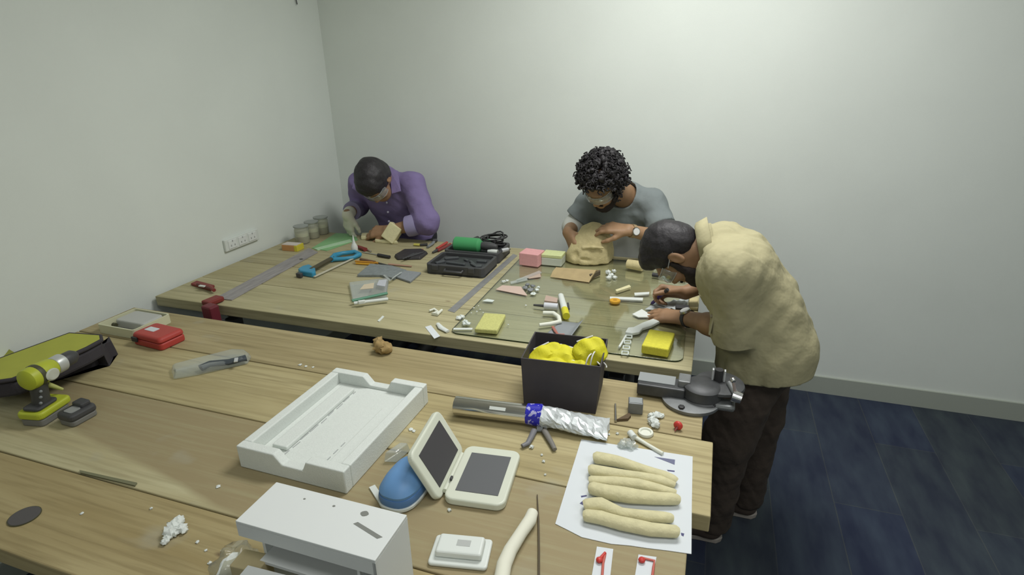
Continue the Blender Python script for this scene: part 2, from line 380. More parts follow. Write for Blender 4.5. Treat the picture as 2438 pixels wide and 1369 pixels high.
# ================================================================ WORKBENCHES
W_L, W_D = (0.46, 0.405, 0.235), (0.36, 0.30, 0.165)
def bench(name, label, x0, x1, seams, woods, ends, th, legs):
    rt = thing(name, label, 'workbench', ((x0 + x1) / 2, (seams[0] + seams[-1]) / 2, 0))
    ox, oy = rt.location.x, rt.location.y
    for i in range(len(seams) - 1):
        xe = ends[i]; MB().box(((x0 + xe) / 2 - ox, (seams[i] + seams[i + 1]) / 2 - oy, T - th / 2), (xe - x0, seams[i + 1] - seams[i] - .004, th)).build('plank', woods[i], rt, bevel=.003)
    ye = seams[0] + .1, seams[-1] - .1
    for x in legs:
        MB().box((x - ox, (ye[0] + ye[1]) / 2 - oy, T - th - .03), (.06, ye[1] - ye[0], .059)).build('crossbeam', dark_m, rt)
        for y in ye: MB().box((x - ox, y - oy, (T - th - .06) / 2), (.055, .055, T - th - .062)).build('leg', dark_m, rt, bevel=.003)
    return rt
yb = P(860, 812)[1]; s1 = P(778, 891)[1]; s2 = P(900, 1063)[1]; s3 = P(556, 1230)[1]; yf = P(100, 1346)[1]
XNL, XNR = -2.239, 0.036
wa = wood('plank_wood_front', (0.40, 0.335, 0.175), (0.31, 0.245, 0.115), 1.3)
hx = P(300, 1085), P(520, 1210)
nv = Vector((-(hx[1] - hx[0]).y, (hx[1] - hx[0]).x)); nv.normalize()
if nv.y < 0: nv = -nv
obx, oby = (XNL + XNR) / 2, (yf + yb) / 2
wbm = wood('plank_wood_heart', (0.50, 0.47, 0.29), (0.42, 0.37, 0.21), 4.1, (nv.x, nv.y, nv.x * (hx[0].x - obx) + nv.y * (hx[0].y - oby) + .01, .02), (0.30, 0.245, 0.135))
wc = wood('plank_wood_light', (0.46, 0.40, 0.22), (0.36, 0.30, 0.15), 7.7)
wd = wood('plank_wood_back', (0.41, 0.345, 0.19), (0.31, 0.255, 0.13), 9.2)
we = wood('worktop_wood_front', (0.47, 0.43, 0.26), (0.38, 0.35, 0.20), 2.9)
wf = wood('worktop_wood_middle', (0.45, 0.41, 0.25), (0.38, 0.34, 0.19), 5.6)
wg = wood('worktop_wood_back', (0.42, 0.385, 0.23), (0.36, 0.32, 0.185), 8.4)
bench('workbench', 'near workbench of wide brown planks with the styrofoam tray on it', XNL, XNR, [yf, s3, s2, s1, yb], [wa, wbm, wc, wd], [XNR - .012, XNR - .008, XNR + .035, XNR + .006], .045, (-1.9, -.2))
fy0, fy1 = P(900, 780)[1], 2.793
f1 = P(822, 700)[1]; f2 = P(990, 667)[1]
XFL, XFR = -2.262, 0.0
bench('workbench', 'far workbench of pale planks with the glass sheet on its right half', XFL, XFR, [fy0, f1, f2, fy1], [we, wf, wg], [XFR, XFR, XFR], .045, (-1.95, -.25))

# wall socket plate
pa, pb = PX(534, 600, XL), PX(612, 570, XL); pt = PX(530, 570, XL)
t = thing('wall_socket', 'white multi-socket outlet plate on the left wall above the far workbench', 'socket', (XL, (pa.y + pb.y) / 2, pa.z))
wdt = pb.y - pa.y; hh = PX(540, 568, XL).z - pa.z
MB().box((.008, 0, hh / 2), (.016, wdt, hh)).build('plate', white_pl, t, bevel=.004)
for k in range(3):
    q = MB().box((.0172, (k - 1) * wdt * .3, hh / 2), (.005, wdt * .24, hh * .7)).build('socket_module', mat('socket_grey', (.70, .73, .71), .4), t, bevel=.002)
    hmb = MB()
    for yy, zz in ((-.012, -.006), (.012, -.006), (0, .016)): hmb.box((.0195, (k - 1) * wdt * .3 + yy, hh / 2 + zz), (.001, .007, .009))
    hmb.build('pin_hole', mat('socket_hole', (.36, .38, .37), .6), q)
c0 = PX(701, 0, XL)
tag(MB().tube([(0, 0, .12), (.004, 0, .05), (.007, .004, 0)], .003).build('wall_cable', dark_m), 'thin dark cable end hanging high on the left wall', 'cable').location = (XL + .004, c0.y, c0.z - .022)
# ================================================================ PEOPLE
skin = mat('brown_skin', (0.30, 0.175, 0.095), 0.55, var=0.08, vscale=30)
skin_l = mat('light_brown_skin', (0.33, 0.20, 0.11), 0.55, var=0.08, vscale=30)
hair_m = mat('black_hair', (0.020, 0.018, 0.020), 0.55, var=0.3, vscale=120, bump=0.15, bscale=160)
beard_m = mat('dark_beard', (0.022, 0.016, 0.014), 0.8, bump=0.4, bscale=400)
eye_m = mat('eye_white', (0.7, 0.68, 0.64), 0.2)
glove_m = mat('white_glove', (0.66, 0.66, 0.55), 0.7)
goggle = clear('goggle_lens', (0.88, 0.92, 0.92), 0.35, 0.10, (0.85, 0.87, 0.85))
rim_m = clear('goggle_rim', (.80, .84, .84), .5, .35, (.8, .83, .83))
def unit(v): v = np.array(v, dtype=float); return v / np.linalg.norm(v)
def rot_to(d, nrm, ang): return d * math.cos(ang) - nrm * math.sin(ang), nrm * math.cos(ang) + d * math.sin(ang)
def hand(F, W, d, nrm, lat, curl, thumb=(0.6, 0.7, -0.35), sc=1.0, inf=0.0, spread=0.06, tc=0.25):
    """W wrist, d along the palm, nrm out of the back of the hand, lat towards the thumb, curl: 4 x (mcp, pip, dip)"""
    W = np.array(W, float); d = unit(d); nrm = np.array(nrm, float); nrm = unit(nrm - d * (nrm @ d)); l = np.cross(d, nrm); l = l * (1 if l @ np.array(lat, float) > 0 else -1)
    offs = (.031, .011, -.010, -.030); lens = (.073, .082, .076, .060); plen = (.092, .095, .090, .082); tips = []
    for i in range(4):
        root = W + d * plen[i] * sc + l * offs[i] * sc - nrm * abs(offs[i]) * .12
        F.cap(W + l * offs[i] * .55 * sc, root, .0155 * sc + inf, .0115 * sc + inf, k=.014)
        dd = unit(d + l * (offs[i] / .03) * spread); nn = unit(nrm - dd * (nrm @ dd)); p = root; r = (.0098, .0092, .0083, .0070)
        for q, fr in enumerate((.46, .30, .24)):
            dd, nn = rot_to(dd, nn, curl[i][q]); e = p + dd * lens[i] * fr * sc
            F.cap(p, e, r[q] * sc + inf, r[q + 1] * sc + inf, k=.004 if q else .009); p = e
        tips.append(p)
    t0 = W + d * .022 * sc + l * .022 * sc - nrm * .006; td = unit(d * thumb[0] + l * thumb[1] + nrm * thumb[2]); p = t0
    nn = unit(np.cross(td, np.cross(l, td))) if True else l
    for q, (ln, ra, rb) in enumerate(((.046, .0155, .0125), (.034, .0115, .0105), (.027, .0100, .0080))):
        e = p + td * ln * sc; F.cap(p, e, ra * sc + inf, rb * sc + inf, k=.010 if q == 0 else .005); p = e
        td, nn = rot_to(td, unit(l - td * (l @ td)), tc)
    tips.append(p); return tips
def head(F, o, R, sc=1.0):
    """skull, face, ears; o between the ears; local axes right, forward, up"""
    def w(x, y, z): return np.array(o) + R @ (np.array((x, y, z)) * sc)
    e = lambda c, r, k=.015, op='add': F.ell(w(*c), [q * sc for q in r], R, k, op)
    e((0, -.012, .040), (.074, .094, .086)); e((0, .032, -.035), (.060, .064, .080), .03); e((0, .052, -.090), (.040, .038, .034), .03)
    e((0, .088, .028), (.050, .016, .012), .02)                          # brow
    for sx in (-1, 1):
        e((sx * .031, .100, .004), (.017, .012, .012), .012, 'sub'); e((sx * .031, .083, .003), (.0145, .0135, .0115), .004)   # socket, lid
        e((sx * .042, .070, -.030), (.022, .022, .018), .02)               # cheek
        e((sx * .077, -.008, -.004), (.009, .019, .032), .008); e((sx * .086, -.004, -.002), (.006, .010, .018), .005, 'sub')   # ear
        e((sx * .012, .098, -.036), (.009, .010, .008), .008)
    F.cap(w(0, .092, .010), w(0, .110, -.030), .008 * sc, .0115 * sc, k=.012)
    e((0, .090, -.062), (.022, .010, .006), .006); e((0, .088, -.074), (.019, .010, .007), .006); e((0, .094, -.068), (.020, .006, .0018), .003, 'sub')
    return w
def torso(F, pel, che, shL, shR, neck, ho, g=0.0):
    pel, che, shL, shR, neck, ho = [np.array(q, float) for q in (pel, che, shL, shR, neck, ho)]
    lat = unit(shL - shR); mid = (pel + che) / 2
    for s_ in (-1, 1):
        F.cap(pel + lat * s_ * .065, mid + lat * s_ * .055, .098 + g, .092 + g, k=.05)
        F.cap(mid + lat * s_ * .055, che + lat * s_ * .07, .092 + g, .098 + g, k=.05)
        sh = shL if s_ > 0 else shR
        F.cap(che + lat * s_ * .07, sh + (neck - sh) * .12, .095 + g, .056 + g, k=.05); F.cap(neck, sh, .048 + g, .050 + g, k=.03)
    F.cap(neck, che, .06 + g, .095 + g, k=.04)
def limb(F, a, b, c, r, k=.02, **kw): F.cap(a, b, r[0], r[1], k, **kw); F.cap(b, c, r[2], r[3], k, **kw)
def lerp(a, b, t): return np.array(a, float) + (np.array(b, float) - np.array(a, float)) * t
def band(root, name, c, ax, r, wd_, m, flat=1.0, up=None, th=.003):
    ax = Vector(ax).normalized(); q = Vector((0, 0, 1)).rotation_difference(ax).to_matrix()
    mb = MB(); n = 24; vs = []; 
    for rr, zz in ((r, -wd_ / 2), (r + th, -wd_ / 2), (r + th, wd_ / 2), (r, wd_ / 2)):
        for k in range(n): a = 2 * math.pi * k / n; vs.append(Vector(c) - root.location + q @ Vector((rr * math.cos(a), rr * math.sin(a), zz)))
    mb.add(vs, [(i * n + k, i * n + (k + 1) % n, ((i + 1) % 4) * n + (k + 1) % n, ((i + 1) % 4) * n + k) for i in range(4) for k in range(n)])
    return mb.build(name, m, root, smooth=40)
def watch(root, c, ax, out, r, strap_m, face_m):
    t = band(root, 'wristwatch', c, ax, r, .018, strap_m)
    o = Vector(out) - Vector(ax) * Vector(out).dot(Vector(ax)) / Vector(ax).length_squared; o.normalize(); q = Vector((0, 0, 1)).rotation_difference(o).to_matrix()
    MB().lathe([(.0185, 0), (.020, .003), (.019, .009), (.0165, .0095)], Vector(c) - root.location + o * (r - .001), 24, q).build('watch_case', steel, t, smooth=30)
    MB().lathe([(.016, .0096), (.0158, .0104)], Vector(c) - root.location + o * (r - .001), 24, q).build('watch_dial', face_m, t)
def goggles(root, w, R, sc=1.0):
    mb = MB(); n = 22; vs = []
    for j, z in enumerate((.030, .012, -.006, -.022)):
        for k in range(n + 1):
            a = math.radians(-82 + 164 * k / n); drop = .006 * math.cos(a * 1.2) if j == 3 else 0
            rz = .072 + (.004 if j in (1, 2) else 0)
            vs.append(Vector(w(rz * math.sin(a) * 1.03, .030 + (.085 + (.006 if j == 2 else 0)) * math.cos(a) ** .8 if math.cos(a) > 0 else .03, z + drop)) - root.location)
    fs = [(j * (n + 1) + k, j * (n + 1) + k + 1, (j + 1) * (n + 1) + k + 1, (j + 1) * (n + 1) + k) for j in range(3) for k in range(n)]
    o = mb.add(vs, fs).build('safety_goggles', goggle, root, smooth=60, label='clear safety glasses')
    md = o.modifiers.new('t', 'SOLIDIFY'); md.thickness = .0014
    rim = MB(); rim.tube([vs[k] for k in range(n + 1)], .0014, 6); rim.tube([vs[3 * (n + 1) + k] for k in range(n + 1)], .0012, 6)
    rim.build('goggle_rim', rim_m, o, smooth=60)
    for s_ in (-1, 1):
        MB().tube([Vector(w(s_ * .0745, .040, .012)) - root.location, Vector(w(s_ * .0775, .0, .018)) - root.location, Vector(w(s_ * .0765, -.035, .016)) - root.location], .0018, 6).build('temple_arm', rim_m, o, smooth=60)
def eyes(root, w, sc=1.0):
    for s_ in (-1, 1):
        MB().blob(Vector(w(s_ * .031, .0905, .001)) - root.location, .0085 * sc, 0).build('eye', eye_m, root, smooth=180)
def button(root, c, nrm, r=.006, m=None):
    q = Vector((0, 0, 1)).rotation_difference(Vector(nrm).normalized()).to_matrix()
    MB().lathe([(r, -.003), (r, .0015), (r * .7, .0025)], Vector(c) - root.location, 12, q).build('button', m or mat('shirt_button', (.25, .22, .15), .4), root, smooth=30)
def shoe(root, heel, toe, m, sole):
    heel, toe = Vector(heel), Vector(toe); d = (toe - heel); L = d.length; a = math.atan2(d.y, d.x); q = Matrix.Rotation(a, 3, 'Z')
    out = [(0, -.02), (.02, -.036), (L * .35, -.033), (L * .68, -.046), (L * .9, -.036), (L, -.008), (L, .012), (L * .9, .034), (L * .68, .042), (L * .35, .033), (.02, .036), (0, .02)]
    pts = [tuple((heel + q @ Vector((x, y, 0)) - root.location)[:2]) for x, y in out]
    up = MB().prism(pts, .024, .05, .06); zs = []
    F = Field(np.minimum(heel, toe) - .08, np.maximum(heel, toe) + np.array((.08, .08, .14)), .005); dn = np.array(d.normalized())
    h_, t_ = np.array(heel), np.array(toe); z1 = np.array((0, 0, 1.))
    F.cap(h_ + dn * .045 + z1 * .05, t_ - dn * .05 + z1 * .035, .042, .036, k=.02); F.cap(h_ + dn * .045 + z1 * .05, h_ + dn * .06 + z1 * .1, .042, .040, k=.03); F.cap(t_ - dn * .11 + z1 * .045, h_ + dn * .07 + z1 * .09, .036, .036, k=.03)
    F.cut((0, 0, .02), (0, 0, -1))
    o = F.build('shoe', m, root)
    MB().prism(pts, .0005, .024, -.03).build('sole', sole, o, bevel=.004)

# ---------------- person in the khaki shirt, bent over the right end of the far workbench
def khaki_person():
    gx = (.21, 1.99, 0.0)
    rt = thing('person', 'person in khaki shirt and brown trousers bending over the glass sheet with a pen', 'person', gx)
    khaki = mat('khaki_shirt', (0.385, 0.355, 0.21), 0.85, var=0.05, vscale=14, bump=0.9, bscale=15)
    brown = mat('dark_brown_trousers', (0.052, 0.039, 0.030), 0.9, var=0.15, vscale=18, bump=0.4, bscale=30)
    pel, mid, che = (.245, 1.97, .84), (.20, 1.97, .96), (.105, 1.96, 1.09)
    shL, elL, wrL = (.085, 1.785, 1.135), (.118, 1.80, .935), tuple(P(1632, 757, .862))
    shR, elR, wrR = (.065, 2.12, 1.13), (.15, 2.27, .99), tuple(P(1632, 697, .885))
    neck, ho = (.035, 1.955, 1.165), (-.09, 1.945, 1.132)
    hipL, kneL, ankL = (.215, 1.885, .84), (.150, 1.875, .49), (.135, 1.905, .085)
    hipR, kneR, ankR = (.255, 2.06, .84), (.262, 2.06, .48), (.262, 2.075, .085)
    R = frame((-.24, .02, -.97), (-.97, 0, .24)); sc = .90
    F = Field((-.36, 1.68, 0.02), (.46, 2.40, 1.30), .004)
    torso(F, pel, che, shL, shR, neck, ho, -.02); w_ = head(F, ho, R, sc)
    F.cap(lerp(neck, che, .2), w_(0, -.03, -.02), .058, .052, k=.02); F.cap(neck, w_(0, .0, -.04), .045, .045, k=.03)
    limb(F, shL, elL, wrL, (.050, .041, .043, .027), .02); limb(F, shR, elR, wrR, (.050, .040, .042, .027), .02)
    F.cap(lerp(elL, wrL, .12), lerp(elL, wrL, .5), .043, .037, .02); F.cap(lerp(elR, wrR, .12), lerp(elR, wrR, .5), .042, .036, .02)
    limb(F, hipL, kneL, ankL, (.085, .058, .056, .04), .03); limb(F, hipR, kneR, ankR, (.085, .058, .056, .04), .03)
    for a in (ankL, ankR): F.cap(a, np.array(a) + (-.13, 0, -.045), .036, .028, .03)
    pt = np.array(P(1524, 741, T + .016)); dL = pt - np.array(wrL)
    hand(F, wrL, dL, (0.1, -.25, 1), (0, 1, 0), [(.10, .18, .1), (.12, .2, .12), (.14, .22, .12), (.18, .25, .15)], thumb=(.85, .5, -.25), spread=.10)
    tipR = np.array(P(1552, 724, T + .012)); knR = np.array(P(1572, 683, T + .075))
    dR = unit(np.array(P(1575, 690, T + .066)) - np.array(wrR))
    hand(F, wrR, dR, (-.1, .75, .62), (0, -1, .4), [(.85, .75, .35), (.95, .95, .5), (1.05, 1.1, .6), (1.1, 1.1, .6)], thumb=(.86, .42, -.45), sc=.97, tc=.12)
    F.build('body', skin, rt)
    # hair
    Fh = Field(np.array(ho) - .17, np.array(ho) + .17, .004)
    e = lambda c, r, k=.012, op='add': Fh.ell(w_(*c), [q * sc for q in r], R, k, op)
    e((0, -.012, .046), (.083, .103, .094)); e((0, -.055, -.005), (.066, .056, .06), .03); e((0, .052, .094), (.060, .046, .032), .025)
    e((0, .085, -.012), (.068, .074, .080), .014, 'sub'); e((0, -.03, -.088), (.09, .08, .055), .01, 'sub')
    for s_ in (-1, 1): e((s_ * .088, .004, -.012), (.026, .032, .040), .010, 'sub')
    Fh.folds(.0012, 120, 3).build('hair', hair_m, rt)
    Fb = Field(np.array(ho) - .17, np.array(ho) + .17, .004); e = lambda c, r, k=.012, op='add': Fb.ell(w_(*c), [q * sc for q in r], R, k, op)
    e((0, .034, -.078), (.064, .060, .052)); e((0, .056, -.103), (.046, .044, .036), .03)
    for s_ in (-1, 1): Fb.cap(w_(s_ * .064, .022, .0), w_(s_ * .056, .036, -.07), .012, .016, k=.02)
    e((0, .105, -.055), (.040, .042, .030), .010, 'sub'); e((0, -.02, -.06), (.10, .045, .2), .01, 'sub')
    Fb.cap(w_(-.022, .094, -.054), w_(.022, .094, -.054), .006, .006, k=.006)
    Fb.folds(.0012, 260, 5).build('beard', beard_m, rt)
    for s_ in (-1, 1): MB().tube([Vector(w_(s_ * .014, .098, .026)) - rt.location, Vector(w_(s_ * .034, .094, .032)) - rt.location, Vector(w_(s_ * .050, .080, .026)) - rt.location], [.003, .004, .002], 6).build('eyebrow', beard_m, rt, smooth=180)
    goggles(rt, w_, R, sc); eyes(rt, w_, sc)
    # shirt
    G = Field((-.15, 1.60, .62), (.50, 2.42, 1.36), .005); pl, md, ch = [np.array(q) for q in (pel, mid, che)]
    y1 = np.array((0, 1., 0))
    for s_ in (-1, 1):
        G.cap(pl + y1 * s_ * .070 + (-.008, 0, -.14), pl + y1 * s_ * .066 + (-.002, 0, 0), .140, .130, .04)
        G.cap(pl + y1 * s_ * .066 + (-.002, 0, 0), md + y1 * s_ * .070, .130, .113, .05); G.cap(md + y1 * s_ * .070, ch + y1 * s_ * .082, .113, .112, .05)
    G.cap((.205, 1.91, .70), (.175, 1.92, .93), .128, .112, .04)
    G.cap(ch + y1 * -.07, shL, .11, .068, .09); G.cap(ch + y1 * .07, shR, .11, .068, .05); G.cap(neck, shL, .062, .066, .03); G.cap(neck, shR, .062, .066, .03)
    G.cap(shL, lerp(elL, shL, -.04), .068, .064, .035); G.cap(lerp(elL, shL, .30), lerp(elL, shL, -.16), .064, .062, .01, flat=True)
    G.cap(elL, lerp(elL, wrL, .10), .060, .060, .02)
    G.cap(shR, elR, .070, .060, .025); G.cap(elR, lerp(elR, wrR, .30), .060, .058, .02, flat=True)
    G.cap(neck, lerp(neck, ho, .26), .064, .060, .02)
    G.folds(.0020, 22, 12).folds(.0022, 62, 4)
    G.cut(lerp(neck, ho, .34), np.array(ho) - neck, box=((-.15, 1.85, 1.03), (.06, 2.06, 1.30)))
    G.cut((.2, 1.97, .755), (.10, -.04, -1), box=((-.15, 1.6, .5), (.55, 2.45, .88)))
    G.build('shirt', khaki, rt)
    # collar standing behind the neck, cuff, pocket button
    C = MB(); n = 26; vs = []; ax = unit(np.array(ho) - neck); cc = lerp(neck, ho, .30); q = Vector((0, 0, 1)).rotation_difference(Vector(ax)).to_matrix()
    for j, (rr, zz) in enumerate(((.070, -.035), (.073, .0), (.071, .016), (.078, .010), (.090, -.026))):
        for k in range(n + 1):
            a = math.radians(-160 + 320 * k / n); up_ = q @ Vector((math.cos(a), math.sin(a), 0))
            vs.append(Vector(cc) - rt.location + up_ * (rr + .008 * (up_.z > .2)) + Vector(ax) * zz)
    C.add(vs, [(j * (n + 1) + k, j * (n + 1) + k + 1, (j + 1) * (n + 1) + k + 1, (j + 1) * (n + 1) + k) for j in range(4) for k in range(n)])
    o = C.build('collar', khaki, rt, smooth=50); o.modifiers.new('t', 'SOLIDIFY').thickness = .003
    cd = unit(np.array(elL) - shL); cf = MB(); q = Vector((0, 0, 1)).rotation_difference(Vector(cd)).to_matrix()
    cf.lathe([(.060, -.03), (.069, -.03), (.071, 0.0), (.069, .028), (.060, .028)], Vector(lerp(elL, shL, -.03)) - rt.location, 30, q).build('rolled_cuff', khaki, rt, smooth=50)
    tb = Vector(lerp(elL, shL, .22)) + Vector((-.066, -.02, 0)); MB().box(tb - rt.location + Vector((0, 0, -.02)), (.006, .022, .07), Matrix.Rotation(.1, 3, 'Y')).build('sleeve_tab', khaki, rt, bevel=.002)
    button(rt, tb + Vector((-.004, -.002, .008)), (-1, -.3, 0)); button(rt, PY(1697, 676, 1.875), (-.8, -.6, 0))
    # trousers and shoes
    K = Field((-.05, 1.70, .03), (.45, 2.25, .96), .005)
    K.cap(np.array(pel) + (0, -.06, -.02), np.array(pel) + (0, .06, -.02), .105, .105, .04)
    limb(K, hipL, kneL, ankL, (.100, .083, .081, .066), .04); limb(K, hipR, kneR, ankR, (.098, .080, .078, .064), .035)
    K.cut((.2, 1.97, .058), (0, 0, -1)); K.folds(.004, 30, 21).folds(.002, 75, 8).build('trousers', brown, rt)
    MB().box(Vector(PY(1838, 857, 1.845)) - rt.location, (.020, .012, .022)).build('hem_vent_patch', black_m, rt, bevel=.004)  # dark block added to stand in for the side vent at the hem
    sh_m = mat('brown_canvas_shoe', (.06, .045, .036), .8); so = mat('grey_rubber_sole', (.33, .30, .27), .6)
    shoe(rt, (.172, 1.90, 0), (-.09, 1.885, 0), sh_m, so); shoe(rt, (.305, 2.075, 0), (.045, 2.06, 0), sh_m, so)
    wc_ = lerp(wrL, elL, .07); watch(rt, wc_, np.array(wrL) - elL, (-.1, -.45, .9), .0295, black_m, mat('white_dial', (.75, .76, .74), .3))
    return tipR, knR
pen_tip, pen_top = khaki_person()

# ---------------- person in the purple shirt at the far left
def purple_person():
    rt = thing('person', 'person in purple shirt with head bowed at the back left corner of the far workbench', 'person', (-1.74, 3.0, 0))
    purple = mat('purple_shirt', (0.20, 0.158, 0.32), 0.85, var=0.05, vscale=14, bump=0.8, bscale=15)
    lilac = mat('lilac_cuff', (0.27, 0.245, 0.40), 0.85)
    jean = mat('dark_trousers', (.02, .02, .026), .9)
    pel, che, neck = (-1.73, 3.03, .86), (-1.755, 2.955, 1.02), (-1.765, 2.87, 1.135)
    shL, elL, wrL = (-1.59, 2.885, 1.105), (-1.462, 2.765, .932), (-1.685, 2.72, .882)
    shR, elR, wrR = (-1.945, 2.90, 1.10), (-1.985, 2.92, .955), (-1.950, 2.742, .957)
    ho = (-1.705, 2.685, 1.165); R = frame((.10, -.52, -.85), (-.05, -.85, .53)); sc = .93
    F = Field((-2.14, 2.48, 0.02), (-1.36, 3.17, 1.32), .0045)
    torso(F, pel, che, shL, shR, neck, ho, -.02); w_ = head(F, ho, R, sc); F.cap(neck, w_(0, -.03, -.03), .056, .052, .02)
    limb(F, shL, elL, wrL, (.050, .041, .042, .027)); limb(F, shR, elR, wrR, (.048, .040, .041, .027))
    for x in (-1.64, -1.83): limb(F, (x, 3.04, .84), (x, 3.02, .46), (x, 3.05, .085), (.078, .055, .054, .038), .03); F.cap((x, 3.05, .085), (x, 2.93, .04), .034, .028, .03)
    hand(F, wrL, (-1, -.03, -.12), (.05, -.62, .78), (0, -.5, -.6), [(.35, .4, .2), (.35, .45, .2), (.4, .5, .2), (.45, .5, .3)], thumb=(.8, .5, -.3))
    gl = dict(d=(-.10, -.02, -1), nrm=(-.35, -.9, 0), lat=(1, -.3, 0), curl=[(.25, .35, .2), (.3, .4, .2), (.35, .45, .2), (.4, .5, .3)], thumb=(.85, .45, -.4), sc=.93)
    hand(F, wrR, **gl)
    F.build('body', skin, rt)
    Gl = Field((-2.12, 2.58, .80), (-1.84, 2.84, 1.02), .003); hand(Gl, wrR, inf=.0028, **gl); Gl.cap(lerp(wrR, elR, .16), np.array(wrR) + (0, 0, -.01), .036, .033, .01, flat=False)
    Gl.build('glove', glove_m, rt, label='white glove')
    Fh = Field(np.array(ho) - .18, np.array(ho) + .18, .004); e = lambda c, r, k=.012, op='add': Fh.ell(w_(*c), [q * sc for q in r], R, k, op)
    e((0, -.008, .050), (.094, .112, .104)); e((0, -.055, -.005), (.078, .062, .07), .03); e((0, .062, .070), (.070, .046, .042), .03)
    e((0, .090, -.026), (.068, .070, .070), .014, 'sub'); e((0, -.03, -.095), (.09, .08, .05), .01, 'sub')
    for s_ in (-1, 1): e((s_ * .094, .004, -.022), (.022, .026, .036), .010, 'sub')
    Fh.folds(.0016, 70, 6).folds(.0010, 150, 9).build('hair', hair_m, rt)
    mk = Field(np.array(ho) - .18, np.array(ho) + .18, .004); e = lambda c, r, k=.012, op='add': mk.ell(w_(*c), [q * sc for q in r], R, k, op)
    goggles(rt, w_, R, sc * 1.0); eyes(rt, w_, sc)
    G = Field((-2.14, 2.60, .70), (-1.34, 3.17, 1.30), .005)
    torso(G, (pel[0], pel[1], .80), che, shL, shR, neck, ho, .010)
    G.cap(shL, elL, .070, .066, .03); G.cap(elL, lerp(elL, wrL, .30), .066, .052, .03, flat=False); G.cap(shR, elR, .066, .056, .03); G.cap(elR, lerp(elR, wrR, .32), .054, .050, .02)
    G.cap(neck, lerp(neck, ho, .15), .066, .062, .02)
    G.folds(.004, 26, 31).folds(.002, 60, 14)
    G.cut(lerp(elR, wrR, .52), np.array(wrR) - elR, box=((-2.14, 2.6, .86), (-1.89, 2.90, 1.02))); G.cut((0, 0, .76), (0, 0, -1), box=((-2.0, 2.7, .6), (-1.4, 3.2, .80)))
    G.build('shirt', purple, rt)
    for a, b, rr in ((elL, wrL, .050), (elR, wrR, .046)):
        q = Vector((0, 0, 1)).rotation_difference(Vector(b) - Vector(a)).to_matrix()
        MB().lathe([(rr * .8, -.032), (rr + .006, -.03), (rr + .010, 0), (rr + .008, .030), (rr * .8, .032)], Vector(lerp(a, b, .36 if a is elL else .5)) - rt.location, 28, q).build('rolled_cuff', lilac, rt, smooth=50)
    # collar wings, placket, buttons
    for px_ in ([(926, 400, 2.86), (948, 408, 2.86), (955, 456, 2.765), (934, 462, 2.755)], [(857, 430, 2.84), (846, 425, 2.86), (838, 448, 2.79), (858, 462, 2.765)]):
        mb = MB(); mb.add([PY(*q_) - rt.location for q_ in px_], [(0, 1, 2, 3)]); o = mb.build('collar_wing', purple, rt); o.modifiers.new('t', 'SOLIDIFY').thickness = .005
    for z in (.90, .955, 1.01): button(rt, (-1.745, che[1] - .117 - (1.0 - z) * -.28 * 0 - .0, z), (0, -1, .1), .006, mat('pale_button', (.5, .48, .6), .3))
    K = Field((-1.95, 2.88, .03), (-1.50, 3.17, .95), .006); K.cap((-1.67, 3.045, .78), (-1.80, 3.045, .78), .09, .09, .03)
    for x in (-1.64, -1.83): limb(K, (x, 3.045, .76), (x, 3.02, .46), (x, 3.05, .085), (.084, .070, .068, .056), .03)
    K.cut((0, 0, .06), (0, 0, -1)).build('trousers', jean, rt)
    for x in (-1.64, -1.83): shoe(rt, (x, 3.10, 0), (x, 2.85, 0), dark_m, black_m)
purple_person()

